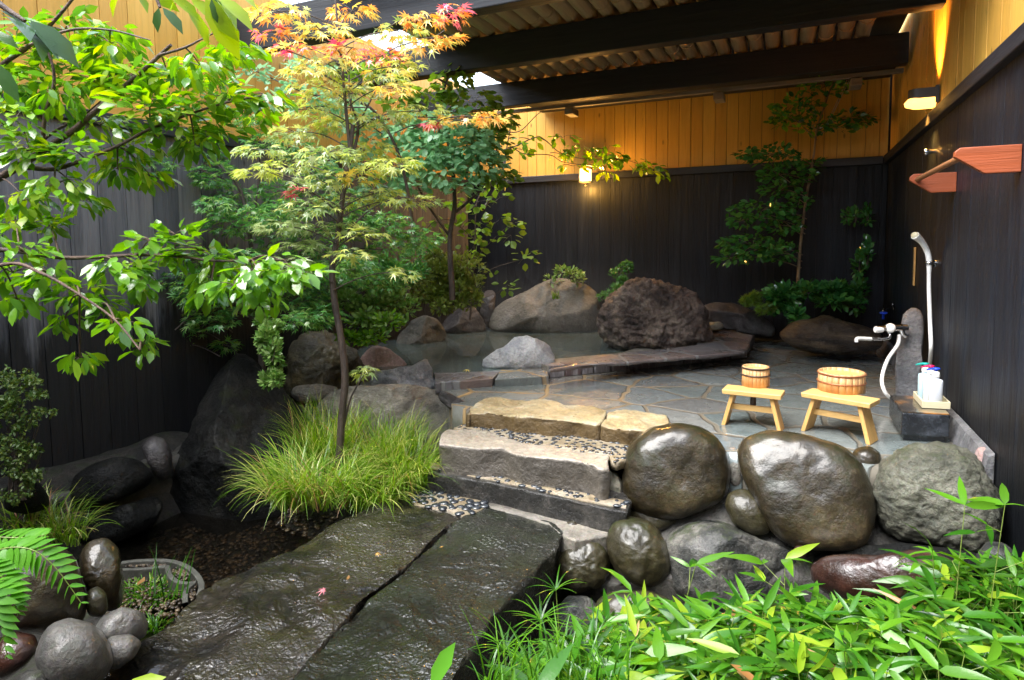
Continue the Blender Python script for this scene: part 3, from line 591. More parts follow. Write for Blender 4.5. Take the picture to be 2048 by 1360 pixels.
pebble_strip([(862, 925), (960, 944), (1100, 973), (1254, 1001), (1252, 1015), (1153, 997), (1053, 973), (965, 956), (906, 944), (860, 934)], -.228, 'narrow row of black pebbles in mortar along the lowest step', 36, .018, th=.02)
pebble_strip([(825, 985), (853, 979), (973, 1003), (973, 1014), (926, 1032), (900, 1020), (829, 1009)], -.350, 'patch of black pebbles in mortar at the far end of the bridge slabs', 34, .026)
o = slab('mortar_path', [(820, 975), (973, 1003), (1228, 1050), (1215, 1072), (1150, 1082), (1122, 1068), (1100, 1050), (1040, 1030), (975, 1018), (925, 1038), (820, 1015)], -.360, .16, M['mortar'], amp=.006, fr=4, grid=.06, bevel=0, side=0); tag(o, kind='structure')

# bridge slabs
def crack(x, y): return 0
step('bridge_slab', [(677, 1042), (760, 1006), (830, 1006), (924, 1034), (876, 1069), (835, 1114), (726, 1200), (640, 1290), (500, 1460), (30, 1470), (187, 1349), (262, 1292), (322, 1255), (405, 1187), (470, 1150), (527, 1125), (580, 1102)], -.353, .2, M['slab'], 'left bridge slab of wet pitted brown-black stone crossing the stream', 'stone slab', amp=.022, fr=3.5, grid=.0145, bevel=.010, side=.03, seed=3, pit=.007)
step('bridge_slab', [(927, 1036), (975, 1016), (1040, 1026), (1100, 1044), (1122, 1065), (1108, 1100), (1040, 1170), (985, 1234), (930, 1320), (850, 1470), (515, 1460), (645, 1292), (730, 1203), (839, 1116), (880, 1071)], -.356, .34, M['slabmoss'], 'right bridge slab of dark mossy stone next to the rounded stones', 'stone slab', amp=.016, fr=3.5, grid=.0145, bevel=.010, side=.03, seed=8, pit=.005)

# embankment of mortar behind the stones
emb = [(-.95, 3.75), (XR-.005, 3.75), (XR-.005, 3.2), (.3, 3.25), (-.3, 3.1), (-.8, 2.95), (-1.1, 3.0), (-1.25, 3.2)]
def etilt(x, y): return -.42*sst(3.85, 3.1, y)-.12*sst(-.4, -1.1, x)
o = slab('embankment', None, 0, .9, M['mortardark'], world=[(x, y, -.06) for x, y in emb], amp=.03, fr=4, grid=.06, bevel=.03, side=.04, tilt=etilt); tag(o, kind='structure')

G = 'rounded stones of the retaining bank'
RB = lambda lab, ol, y, th, m, **k: rock('boulder', lab, 'boulder', ol, ('y', y), th, M[m], **k)
RB('largest glossy brown boulder at the right end of the steps', [(1247, 990), (1247, 930), (1262, 887), (1305, 856), (1360, 848), (1418, 862), (1450, 893), (1464, 945), (1457, 990), (1420, 1018), (1370, 1037), (1310, 1037), (1262, 1020)], 3.62, .3, 'brown', amp=.06, e=.48, seed=2, det=.1, N=110, K=60)
RB('wide glossy brown boulder with a flat wet top in front of the two stools', [(1475, 905), (1488, 878), (1540, 864), (1610, 870), (1680, 896), (1730, 940), (1746, 1000), (1746, 1060), (1733, 1096), (1680, 1102), (1590, 1096), (1545, 1060), (1512, 1000), (1488, 950)], 3.55, .3, 'brown', amp=.07, e=.45, seed=5, det=.1, N=110, K=60)
RB('big rough grey-green boulder at the foot of the black wall', [(1742, 985), (1765, 930), (1815, 893), (1880, 884), (1940, 903), (1985, 955), (2008, 1010), (2000, 1075), (1950, 1105), (1880, 1098), (1800, 1078), (1760, 1045)], 3.52, .3, 'lichen', amp=.09, fr=3, ridge=.05, e=.66, seed=6, N=140, K=80, det=.5)
RB('small smooth brown stone wedged between the two largest boulders on the right', [(1697, 918), (1710, 898), (1738, 891), (1760, 905), (1765, 930), (1750, 948), (1720, 942)], 3.72, .1, 'brown', seed=7, N=48, K=24)
RB('small pinkish-grey stone leaning on the wall plinth', [(1946, 912), (1958, 893), (1985, 898), (2003, 928), (2008, 960), (1990, 963), (1965, 947), (1950, 930)], 3.72, .08, 'pink', seed=8, N=48, K=24)
RB('mossy olive stone below the gap between the two brown boulders', [(1448, 1008), (1460, 984), (1490, 976), (1520, 998), (1545, 1035), (1542, 1067), (1505, 1073), (1465, 1048)], 3.38, .12, 'olive', seed=9, N=56, K=28)
RB('light grey mortar filling the gap between the two brown boulders', [(1452, 935), (1452, 900), (1468, 890), (1480, 905), (1482, 945), (1492, 968), (1478, 978), (1460, 975)], 3.62, .1, 'mortar', seed=10, N=48, K=24)  # mortar fill between the boulders, modelled like a stone
RB('flat olive stone under the largest brown boulder', [(1250, 1022), (1290, 1008), (1335, 1010), (1362, 1028), (1357, 1048), (1320, 1064), (1280, 1062)], 3.42, .13, 'olive', seed=11, N=56, K=28)
RB('egg-shaped dark mossy stone standing beside the bridge', [(1212, 1078), (1222, 1045), (1258, 1030), (1300, 1045), (1335, 1090), (1347, 1140), (1325, 1167), (1280, 1175), (1240, 1153), (1218, 1115)], 3.12, .17, 'olive', amp=.08, e=.75, seed=12)
RB('round moss-topped stone between the bridge and the egg-shaped stone', [(1108, 1135), (1128, 1095), (1165, 1073), (1195, 1077), (1216, 1108), (1224, 1150), (1197, 1178), (1150, 1188), (1114, 1168)], 3.02, .15, 'olive', amp=.10, seed=13)
RB('tiny round brown stone at the corner of the bridge', [(1126, 1060), (1132, 1045), (1147, 1039), (1162, 1050), (1164, 1070), (1150, 1084), (1132, 1081)], 3.12, .045, 'brown', seed=14, N=40, K=20)
RB('broad speckled black and white stone below the boulders', [(1325, 1085), (1370, 1052), (1430, 1040), (1490, 1060), (1550, 1088), (1600, 1120), (1600, 1200), (1500, 1230), (1420, 1230), (1345, 1190), (1335, 1120)], 3.22, .25, 'speck', amp=.08, seed=15, facets=2)
RB('flat dark red wet stone low behind the bamboo leaves', [(1615, 1125), (1655, 1110), (1760, 1112), (1840, 1098), (1930, 1125), (1950, 1180), (1850, 1200), (1700, 1205), (1630, 1180)], 3.0, .2, 'red', seed=16, amp=.06)
RB('low brown stone at the bottom below the egg-shaped stone', [(1190, 1205), (1220, 1182), (1290, 1178), (1345, 1200), (1350, 1290), (1180, 1290)], 2.85, .15, 'olive', seed=17, N=56, K=28)
RB('low wet grey stone at the bottom beside the bridge edge', [(1105, 1225), (1135, 1192), (1175, 1192), (1200, 1215), (1200, 1275), (1110, 1275)], 2.8, .12, 'speck', seed=18, N=56, K=28)
RB('tiny round reddish stone under the wide glossy boulder', [(1583, 1103), (1592, 1091), (1608, 1091), (1616, 1104), (1608, 1118), (1590, 1117)], 3.2, .035, 'red', seed=19, N=36, K=18)
RB('small dark stone at the far right behind the bamboo leaves', [(1950, 1110), (1975, 1082), (2010, 1085), (2035, 1110), (2035, 1160), (1960, 1160)], 3.1, .12, 'speck', seed=20, N=48, K=24)
RB('dark flat ledge stone under the big grey-green boulder', [(1600, 1105), (1700, 1098), (1800, 1085), (1900, 1100), (2000, 1105), (2010, 1150), (1600, 1150)], 3.3, .2, 'black', seed=21, facets=2)

# ------------------------------------------------------------------ rocks round the pool
RP = lambda lab, ol, y, th, m, name='rock', **k: rock(name, lab, 'rock', ol, ('y', y), th, M[m], **k)
RP('huge rounded lava boulder on the right edge of the pool', [(1197, 668), (1207, 610), (1230, 578), (1290, 561), (1345, 568), (1385, 590), (1408, 620), (1420, 660), (1424, 690), (1380, 697), (1330, 706), (1280, 706), (1240, 695), (1212, 680)], 6.55, .5, 'lava', amp=.13, fr=4, ridge=.07, e=.7, seed=22, N=180, K=100, det=.55)
RP('broad flat-faced rock at the back of the pool', [(978, 665), (983, 635), (1000, 605), (1040, 583), (1095, 562), (1140, 558), (1180, 572), (1197, 600), (1202, 640), (1200, 665), (1100, 672)], 7.45, .4, 'backrock', amp=.08, facets=5, seed=24, e=.6, sm=.8, det=.4)
RP('white rock standing in the front of the pool', [(964, 735), (968, 718), (995, 697), (1005, 696), (1030, 676), (1052, 671), (1075, 677), (1098, 690), (1110, 715), (1108, 738), (1050, 745)], 5.05, .14, 'pale', amp=.07, facets=3, seed=25, sm=.3)
RP('brown rock at the left back edge of the pool', [(790, 700), (800, 665), (825, 640), (850, 630), (875, 640), (892, 668), (890, 682), (850, 698)], 6.0, .25, 'backrock', amp=.09, facets=3, seed=26)
RP('grey rock under the olive shrub at the back of the pool', [(880, 670), (890, 640), (915, 618), (950, 612), (968, 640), (975, 662), (930, 668)], 6.9, .25, 'purple', amp=.1, facets=3, seed=27)
RP('small dark upright rock at the left of the flat-faced rock', [(958, 620), (965, 585), (978, 574), (992, 585), (990, 612), (985, 650), (968, 655)], 7.2, .12, 'purple', amp=.12, facets=3, seed=28, N=56, K=28)
RP('pink rock at the left front corner of the pool', [(715, 765), (722, 712), (742, 694), (778, 696), (806, 716), (820, 742), (795, 765)], 4.7, .2, 'pink', amp=.09, facets=3, seed=29)
RP('jagged silver-grey rock where the pool kerb ends', [(735, 775), (752, 742), (800, 736), (826, 730), (850, 718), (865, 738), (870, 758), (882, 772), (862, 786), (800, 788)], 4.3, .18, 'greywhite', amp=.14, facets=4, seed=30, sm=.6, ridge=.05)
RP('light rock between the kerb end and the pink rock', [(700, 775), (712, 750), (740, 745), (765, 757), (770, 778), (735, 790)], 4.6, .15, 'greywhite', amp=.1, facets=3, seed=31)
RP('long low dark slate rock behind the lava boulder at the black wall', [(1398, 655), (1403, 612), (1430, 604), (1465, 606), (1500, 618), (1540, 640), (1552, 660), (1545, 676), (1500, 668), (1440, 655)], 7.5, .25, 'purple', amp=.06, facets=4, seed=32, sm=.8)
RP('ribbed brown rock like bark in the right back corner', [(1552, 672), (1565, 652), (1610, 640), (1650, 632), (1700, 645), (1745, 655), (1768, 675), (1765, 700), (1700, 708), (1640, 707), (1590, 695)], 6.75, .3, 'barkrock', amp=.09, fr=4, ridge=.04, seed=33)
RP('pale green pebble-like stone on the kerb behind the lava boulder', [(1410, 655), (1415, 644), (1440, 643), (1450, 652), (1440, 660), (1415, 662)], 7.2, .1, 'greenstone', seed=34, N=40, K=20)
RP('mossy ochre rock with a dark hollow above the stream', [(575, 800), (570, 700), (600, 672), (650, 660), (700, 672), (708, 700), (722, 740), (728, 780), (700, 805), (620, 815)], 4.35, .3, 'mossrock', amp=.16, facets=5, ridge=.06, seed=35, fr=3.5)
RP('thin overhanging ledge rock where the water spills', [(580, 790), (590, 772), (640, 768), (680, 775), (676, 792), (640, 800), (600, 806)], 4.05, .16, 'tanrock', amp=.08, seed=36, facets=2, N=56, K=28)
RP('big flat tan and grey rock between the sedge and the pool', [(620, 900), (630, 820), (650, 790), (700, 772), (780, 770), (880, 780), (910, 800), (935, 830), (925, 860), (890, 880), (875, 930), (760, 940)], 3.98, .35, 'tanrock', amp=.08, facets=4, seed=37, ridge=.04, N=110, K=56)
RP('small dark slanting stone beside the long ochre step', [(874, 790), (885, 780), (905, 790), (930, 802), (942, 815), (925, 828), (900, 818), (880, 802)], 3.95, .09, 'purple', amp=.1, facets=3, seed=38, N=56, K=28, sm=.8)
RP('large black pointed rock rising from the stream', [(330, 1000), (350, 900), (372, 860), (395, 790), (410, 730), (445, 702), (488, 688), (520, 712), (560, 757), (585, 785), (603, 830), (622, 915), (640, 1010), (600, 1090), (480, 1110), (380, 1060)], 3.15, .4, 'black', amp=.09, facets=9, seed=39, ridge=.0, N=150, K=80, sm=.6, det=.3)
RP('flat dark stone by the water in front of the long black stone', [(140, 1060), (170, 1035), (260, 1005), (320, 990), (330, 1010), (310, 1050), (250, 1080), (180, 1090)], 2.35, .15, 'black', amp=.09, facets=3, seed=51)
# left bank
RX = lambda lab, ol, x, th, m, **k: rock('river_stone', lab, 'stone', ol, ('x', x), th, M[m], **k)
RX('long smooth black stone on the bank below the weathered wall', [(138, 985), (147, 950), (191, 926), (239, 913), (279, 920), (305, 942), (312, 960), (287, 975), (239, 1000), (184, 1022), (147, 1022)], -3.8, .2, 'black', amp=.03, seed=40)
RX('rounded dark brown stone leaning beside the long black stone', [(278, 893), (305, 870), (331, 878), (345, 912), (344, 955), (325, 966), (305, 940)], -3.8, .14, 'purple', amp=.04, seed=41)
RX('dark ball-shaped stone among the grass at the left edge', [(5, 990), (20, 962), (48, 954), (76, 963), (97, 992), (100, 1016), (55, 1030), (10, 1020)], -3.75, .15, 'black', amp=.04, seed=42, N=56, K=28)
RF = lambda lab, ol, y, th, m, **k: rock('river_stone', lab, 'stone', ol, ('d', y), th, M[m], **k)
RF('large dark brown stone behind the fern at the left edge', [(-30, 1240), (-25, 1130), (20, 1100), (75, 1085), (125, 1095), (155, 1120), (168, 1180), (172, 1250), (100, 1270), (20, 1265)], 2.35, .22, 'brown', amp=.04, e=.65, seed=43)
RF('upright rust-brown stone beside the planter edging', [(158, 1150), (160, 1100), (185, 1078), (220, 1075), (240, 1100), (246, 1160), (244, 1215), (205, 1222), (175, 1200)], 2.6, .15, 'brown', amp=.10, seed=44)
RF('round light grey stone at the bottom left', [(70, 1320), (78, 1278), (100, 1250), (140, 1238), (185, 1248), (215, 1280), (226, 1320), (200, 1365), (150, 1385), (95, 1370)], 2.05, .19, 'grey', amp=.07, det=.12, seed=45, e=.75)
RF('reddish flat stone in the bottom left corner', [(-20, 1330), (-10, 1280), (30, 1262), (70, 1270), (80, 1295), (50, 1335), (10, 1362), (-15, 1360)], 2.1, .12, 'red', amp=.04, seed=46, N=56, K=28)
RF('small greenish stone between the brown stones', [(168, 1205), (175, 1180), (195, 1172), (213, 1185), (217, 1215), (205, 1235), (178, 1232)], 2.4, .07, 'olive', seed=47, N=48, K=24)
RF('stone set with dark pebbles beside the planter', [(185, 1262), (205, 1235), (245, 1213), (285, 1222), (298, 1250), (290, 1275), (240, 1290), (200, 1290)], 2.3, .12, 'grey', amp=.08, seed=48, N=56, K=28)
RF('flat light stone touching the left bridge slab', [(200, 1300), (220, 1272), (262, 1268), (285, 1285), (270, 1315), (235, 1340), (205, 1335)], 2.2, .1, 'grey', amp=.05, seed=49, N=56, K=28)
RF('rough black stone at the very bottom left', [(30, 1365), (55, 1340), (85, 1338), (110, 1365), (110, 1400), (30, 1400)], 1.95, .1, 'speck', seed=50, N=48, K=24)
# mortar bank at the left
def bank(px, z, lab=None): 
    o = slab('bank', px, z, .4, M['mortardark'], amp=.03, fr=4, grid=.07, bevel=.03, side=.03); tag(o, kind='structure'); return o
o = slab('bank', None, 0, .6, M['mortardark'], world=[(-4.24, 2.0, -.28), (-3.95, 1.9, -.28), (-3.75, 2.3, -.28), (-3.8, 2.9, -.28), (-3.8, 3.6, -.28), (-4.24, 3.8, -.28)], amp=.03, fr=4, grid=.07, bevel=.05, side=.04); tag(o, kind='structure')
o = slab('bank', None, 0, .5, M['mortardark'], world=[(-3.3, .9, -.62), (-2.4, 1.1, -.62), (-2.45, 1.55, -.62), (-2.9, 2.0, -.62), (-3.5, 2.0, -.62), (-3.7, 1.4, -.62)], amp=.03, fr=4, grid=.07, bevel=.05, side=.04); tag(o, kind='structure')

# planter edging (curved concrete double band)
pe = empty('planter_edging', tuple(onz(330, 1150, -.55)), 'curved dark concrete planter edging filled with small gravel by the stream', 'edging')
def band(pts, wd, z, h, m, nm):
    P = smooth_path([onz(a, b, z) for a, b in pts], 8); T = nz(np.gradient(P, axis=0)); Nn = np.stack([-T[:, 1], T[:, 0], 0*T[:, 0]], -1); n = len(P)
    a, b = P-Nn*wd/2, P+Nn*wd/2; dn = np.array([0, 0, -h]); V = np.concatenate([a, b, b+dn, a+dn])
    f = [(k*n+i, k*n+i+1, ((k+1) % 4)*n+i+1, ((k+1) % 4)*n+i) for k in range(4) for i in range(n-1)]
    A = Acc(); A.add(V, [np.array(f)]); return bev(A.build(nm, m, pe, smooth=False), .004)
band([(243, 1124), (280, 1120), (335, 1120), (370, 1130), (392, 1147), (403, 1168), (398, 1190)], .028, -.53, .1, M['concrete'], 'outer_band')
band([(243, 1138), (290, 1136), (334, 1131)], .025, -.53, .1, M['concrete'], 'inner_band')
band([(334, 1131), (340, 1150), (355, 1162), (376, 1165), (392, 1163)], .025, -.53, .1, M['concrete'], 'inner_band')
band([(385, 1166), (372, 1180), (370, 1205)], .025, -.53, .1, M['concrete'], 'inner_band')
A = Acc(); P = []
for i in range(260):
    t = random.random()
    if t < .35: q = (random.uniform(245, 330), 1129+random.uniform(-4, 4))
    elif t < .8: q = (random.gauss(365, 9), random.gauss(1146, 6))
    else: q = (random.gauss(385, 4), random.uniform(1165, 1200))
    P.append(onz(*q, -.55))
stones(A, P, .008, .8); A.build('gravel_fill', M['gravelst'], pe)['kind'] = 'stuff'
A = Acc(); P = [onz(random.uniform(170, 370), random.uniform(1160, 1240), -.6)+[0, 0, .02] for i in range(450)]
stones(A, P, .01, .7); tag(A.build('gravel', M['gravelst']), 'small mixed gravel inside the planter edging', 'gravel', kind='stuff')

# ------------------------------------------------------------------ lamps
p = onx(1872, 180, XR); yc = p[1]; zc = onx(1880, 185, XR)[2]
sc = empty('wall_lamp', (XR, yc, zc), 'brown half-round wall lamp glowing from below, on the right cedar wall', 'lamp')
def hood(w_, l_, z0, z1, n=16, thick=.006):
    pts = [(0, -w_)]+[(-l_+w_+w_*math.cos(a)*-1*-1 if False else -(l_-w_)-w_*math.sin(a), -w_*math.cos(a)) for a in np.linspace(0, math.pi, n)]+[(0, w_)]
    return [(XR+x, yc+y_) for x, y_ in pts]
o2 = hood(.06, .17, 0, 0); n = len(o2)
V = [(x, y_, zc-.03) for x, y_ in o2]+[(x, y_, zc+.06) for x, y_ in o2]; A = Acc()
A.add(V, [np.array([(i, i+1, n+i+1, n+i) for i in range(n-1)])])
Vi = [(XR+(x-XR)*.93, yc+(y_-yc)*.93, z_) for (x, y_), z_ in [(q, zc-.03) for q in o2]+[(q, zc+.06) for q in o2]]
A.add(Vi, [np.array([(n+i, n+i+1, i+1, i) for i in range(n-1)])]); A.build('hood', M['fixture'], sc)
V = []
for j, (s_, dz) in enumerate(((.95, 0), (1.1, -.03), (1.06, -.055), (.8, -.07), (.25, -.075))): V += [(XR-.006+(x-XR)*s_, yc+(y_-yc)*s_, zc+dz-.0) for x, y_ in o2]
A = Acc(); A.add(V, [np.array([(k*n+i, k*n+i+1, (k+1)*n+i+1, (k+1)*n+i) for k in range(4) for i in range(n-1)])]); A.build('diffuser', M['glow'], sc)
A = Acc(); box(A, XR-.012, XR+.01, yc-.07, yc+.07, zc-.05, zc+.07); A.build('back_plate', M['fixture'], sc, smooth=False)
def point(name, loc, e_, r=.03, c=(1, .60, .2)):
    l_ = bpy.data.lights.new(name, 'POINT'); l_.energy = e_; l_.shadow_soft_size = r; l_.color = c; ob = bpy.data.objects.new(name, l_); ob.location = [float(v_) for v_ in loc]; COL.objects.link(ob); return ob
def spot(name, loc, dr, e_, ang, c=(1, .5, .12)):
    l_ = bpy.data.lights.new(name, 'SPOT'); l_.energy = e_; l_.spot_size = R_(ang); l_.spot_blend = 1.; l_.shadow_soft_size = .05; l_.color = c
    ob = bpy.data.objects.new(name, l_); ob.location = [float(v_) for v_ in loc]; ob.rotation_euler = Vector([-v_ for v_ in dr]).to_track_quat('Z', 'Y').to_euler(); COL.objects.link(ob); return ob
spot('lamp_up_light', (XR-.1, yc, zc+.09), (.3, 0, 1), 34, 75, (1, .42, .08)); spot('lamp_down_light', (XR-.1, yc, zc-.1), (.3, 0, -1), 14, 80, (1, .45, .08)); 
p = ony(1178, 352, YB); lx, lz = p[0], p[2]; ly = YB-.14
ln = empty('wall_lantern', (lx, YB-.05, lz), 'small square glowing lantern on the rail of the back wall over the pool', 'lamp')
A = Acc(); box(A, lx-.056, lx+.056, ly-.056, ly+.056, lz-.075, lz+.075); A.build('shade', M['glow2'], ln, smooth=False)
A = Acc()
for sx in (-1, 1):
    for sy in (-1, 1): box(A, lx+sx*.061-.006, lx+sx*.061+.006, ly+sy*.061-.006, ly+sy*.061+.006, lz-.095, lz+.095)
for zz in (-.09, .08): box(A, lx-.07, lx+.07, ly-.07, ly+.07, lz+zz-.008, lz+zz+.008)
box(A, lx-.012, lx+.012, ly-.012, ly+.012, lz-.14, lz-.098); box(A, lx-.02, lx+.02, ly+.07, YB-.04, lz-.02, lz+.02)
A.build('frame', M['fixture'], ln, smooth=False)
point('lantern_light', (lx, ly-.02, lz-.18), 3.5, .03, (1, .5, .1)); point('lantern_light', (lx, ly-.09, lz-.02), 11, .05, (1, .5, .12))

# ------------------------------------------------------------------ towel rail on right wall
p1 = onx(2041, 318, XR); p2 = onx(1912, 362, XR)
tr_ = empty('towel_rail', tuple((p1+p2)/2), 'red-brown wooden towel rail with a round bar between two brackets, high on the right wall', 'rail')
zr = onx(2041, 292, XR)[2]; zr2 = onx(1912, 343, XR)[2]; zt = (zr+zr2)/2; hb = .12
for py_ in (p1[1], p2[1]):
    A = Acc(); prof = [(0, 0), (-.225, 0), (-.245, -.018), (-.245, -.04), (-.13, -hb), (0, -hb)]; k = len(prof)
    V = [(XR+x, py_-.019, zt+z_) for x, z_ in prof]+[(XR+x, py_+.019, zt+z_) for x, z_ in prof]
    A.addf(V, [list(range(k)), list(range(2*k-1, k-1, -1))]+[[(i+1) % k, i, k+i, k+(i+1) % k] for i in range(k)]); bev(A.build('bracket', M['redwood'], tr_, smooth=False), .003)
A = Acc(); tube(A, [(XR-.205, p1[1]+.01, zt-.035), (XR-.205, p2[1]+.01, zt-.035)], [.015], 16); A.build('bar', M['dowel'], tr_)
# chrome stub above
p = onx(1872, 303, XR); st = empty('wall_bolt', tuple(p), 'small round chrome wall fitting above the towel rail', 'fitting')
A = Acc(); tube(A, [p, p-[.03, 0, 0], p-[.05, 0, 0], p-[.07, 0, 0]], [.014, .014, .026, .02], 14); A.build('knob', M['chrome'], st)
# small bamboo sign
p = onx(1832, 533, XR); sg = empty('bamboo_sign', tuple(p), 'thin upright bamboo strip with small dark writing on the black wall', 'sign')
A = Acc(); hh = .155; V = [(XR-.006, p[1]+a, p[2]+b) for a, b in ((-.022, -hh), (.022, -hh), (.022, hh), (-.022, hh))]; V2 = [(XR-.018, y_, z_) for x, y_, z_ in V]
box8(A, V+V2); bev(A.build('strip', M['bamboo'], sg, smooth=False), .003)
A = Acc()
for i in range(9):
    z_ = p[2]+.1-.026*i; box(A, XR-.0205, XR-.018, p[1]-.008, p[1]+.008, z_, z_+.003); box(A, XR-.0205, XR-.018, p[1]-.0015, p[1]+.0015, z_-.008, z_+.01)
A.build('writing', M['ink'], sg, smooth=False)

# ------------------------------------------------------------------ shower set
base = onz(1822, 797, 0); ds = depth_of(base)
def pd(px, py, d_=None): return dep(px, py, d_ or ds)
o = rock('standing_slab', 'tall thin grey slate slab standing upright beside the shower', 'slab', [(1792, 812), (1790, 740), (1797, 680), (1806, 628), (1826, 612), (1845, 622), (1848, 660), (1843, 720), (1840, 800), (1835, 825), (1812, 825)], ('d', ds), .09, M['slate'], amp=.03, facets=0, seed=60, e=.35, sm=.5)
df = ds-.1
fa = empty('mixer_tap', tuple(pd(1800, 665, df)), 'chrome mixer tap with white handles on the standing slate slab', 'tap')
A = Acc(); tube(A, [pd(1752, 657, df-.02), pd(1813, 655, df)], [.02, .022, .025], 14); tube(A, [pd(1800, 650, df-.01), pd(1806, 668, df), pd(1812, 672, df)], [.018], 12)
tube(A, [pd(1800, 669, df), pd(1823, 666, df+.06)], [.009], 10); A.build('body', M['chrome'], fa)
A = Acc(); tube(A, smooth_path([pd(1775, 660, df-.02), pd(1780, 671, df-.03), pd(1772, 678, df-.05), pd(1740, 678, df-.09)], 6), [.009], 10); A.build('spout', M['chrome'], fa)
A = Acc(); tube(A, smooth_path([pd(1742, 678, df-.09), pd(1722, 677, df-.11), pd(1714, 678, df-.12), pd(1713, 684, df-.12)], 5), [.013, .013, .012], 12); A.build('spout_sleeve', M['white'], fa)
A = Acc(); tube(A, [pd(1750, 659, df-.02), pd(1756, 659, df-.02), pd(1765, 659, df-.02)], [.022, .026, .02], 8); A.build('handle', M['white'], fa)
q = pd(1781, 656, df-.035); A = Acc(); lathe(A, [(0, .016), (.022, .014), (.033, .004), (.03, -.004), (0, -.006)], q, 20, zaxis=nz(CAM-q)); A.build('dial', M['white'], fa)
# hose and shower head
ph = onx(1872, 527, XR)
sh = empty('hand_shower', tuple(pd(1860, 700, df)), 'white hand shower on its white hose, hooked on the black wall', 'shower')
dh = depth_of(ph)-.12
A = Acc(); tube(A, smooth_path([pd(1799, 670, df), pd(1795, 690, df-.02), pd(1775, 720, df-.06), pd(1764, 755, df-.1), pd(1768, 780, df-.14), pd(1780, 795, df-.12), pd(1800, 806, df-.02), pd(1830, 800, df+.0), pd(1851, 780, df+.02), pd(1858, 740, df), pd(1862, 700, dh-.06), pd(1860, 640, dh-.02), pd(1858, 580, dh), pd(1858, 540, dh)], 8), [.0125], 12); A.build('hose', M['white'], sh)
A = Acc(); tube(A, smooth_path([pd(1858, 545, dh), pd(1858, 520, dh), pd(1853, 500, dh), pd(1843, 483, dh-.02), pd(1830, 471, dh-.04)], 8), [.013, .017, .018, .02, .027], 16, sx=1.0); A.build('shower_head', M['white'], sh)
q = pd(1830, 471, dh-.04); dq = nz(pd(1824, 476, dh-.07)-pd(1843, 480, dh-.02)); A = Acc(); lathe(A, [(0, .008), (.022, .006), (.024, -.002)], q+dq*.002, 20, zaxis=dq); A.build('spray_face', M['cream'], sh)
hk = empty('shower_hook', tuple(ph), 'chrome wall hook holding the white hand shower', 'hook')
A = Acc(); q = pd(1858, 526, dh); tube(A, [ph+[.0, 0, 0], ph-[.012, 0, 0]], [.028], 16); tube(A, [ph, q], [.008], 10); lathe(A, [(.017, -.012), (.022, -.012), (.022, .012), (.017, .012)], q, 18); A.build('arm', M['chrome'], hk)
# blue garden tap
q0 = onx(1788, 606, XR); db = depth_of(q0)
bt = empty('garden_tap', tuple(q0), 'small pipe tap with a bright blue handle sticking out of the black wall', 'tap')
A = Acc(); tube(A, smooth_path([q0, pd(1783, 613, db-.1), pd(1775, 616, db-.15), pd(1768, 618, db-.2), pd(1765, 628, db-.22)], 5), [.009], 8); tube(A, [pd(1785, 606, db-.07), pd(1788, 619, db-.05)], [.012, .018, .01], 8); A.build('pipe', M['chrome'], bt)
A = Acc(); q = pd(1767, 626, db-.22); lathe(A, [(0, .012), (.03, .01), (.034, 0), (.03, -.008), (.012, -.014), (.012, -.06), (0, -.062)], q, 10); A.build('handle', M['blue'], bt)

# ------------------------------------------------------------------ black granite block, tray, bottles
zt_ = .17; zb = .035
tl = [onz(1779, 790, zt_), onz(1804, 824, zt_), onz(1901, 829, zt_)]
fl, fr_ = tl[1], tl[2]; bl = tl[0]; br = fr_+(bl-fl); br[0] = min(br[0], XR-.04)
fr_[0] = min(fr_[0], XR-.04)
gb = empty('granite_block', tuple((fl+br)/2*[1, 1, 0]), 'polished black granite block with an orange reflection painted on its wet top, on the paving by the wall', 'block')
A = Acc(); box8(A, [(*p_[:2], zb) for p_ in (fl, fr_, br, bl)]+[(*p_[:2], zt_-.004) for p_ in (fl, fr_, br, bl)]); bev(A.build('body', M['granite'], gb, smooth=False), .01, 3)
A = Acc(); c_ = (fl+fr_+br+bl)/4; T4 = [c_+(p_-c_)*.985 for p_ in (fl, fr_, br, bl)]; box8(A, [(*p_[:2], zt_-.006) for p_ in T4]+[(*p_[:2], zt_+.002) for p_ in T4]); bev(A.build('top', M['granitetop'], gb, smooth=False), .003)
A = Acc(); T4 = [c_+(p_-c_)*.86 for p_ in (fl, fr_, br, bl)]; box8(A, [(*p_[:2], .003) for p_ in T4]+[(*p_[:2], zb-.001) for p_ in T4]); A.build('foot', M['granite'], gb, smooth=False)
tc_ = onz(1862, 808, zt_); tv = empty('tray', tuple(tc_), 'cream plastic tray holding the soap bottles on the granite block', 'tray')
dx = nz(fr_-fl); dy = nz(bl-fl)
def obox(acc, c, a, b, z0, z1, mi=0):
    P = [c-dx*a-dy*b, c+dx*a-dy*b, c+dx*a+dy*b, c-dx*a+dy*b]; box8(acc, [(*p_[:2], z0) for p_ in P]+[(*p_[:2], z1) for p_ in P], mi)
A = Acc(); obox(A, tc_, .072, .13, zt_+.004, zt_+.012)
for s_ in (-1, 1): obox(A, tc_+dx*.069*s_, .0035, .13, zt_+.012, zt_+.045); obox(A, tc_+dy*.1265*s_, .066, .0035, zt_+.012, zt_+.045)
bev(A.build('tray_body', M['cream'], tv, smooth=False), .002)
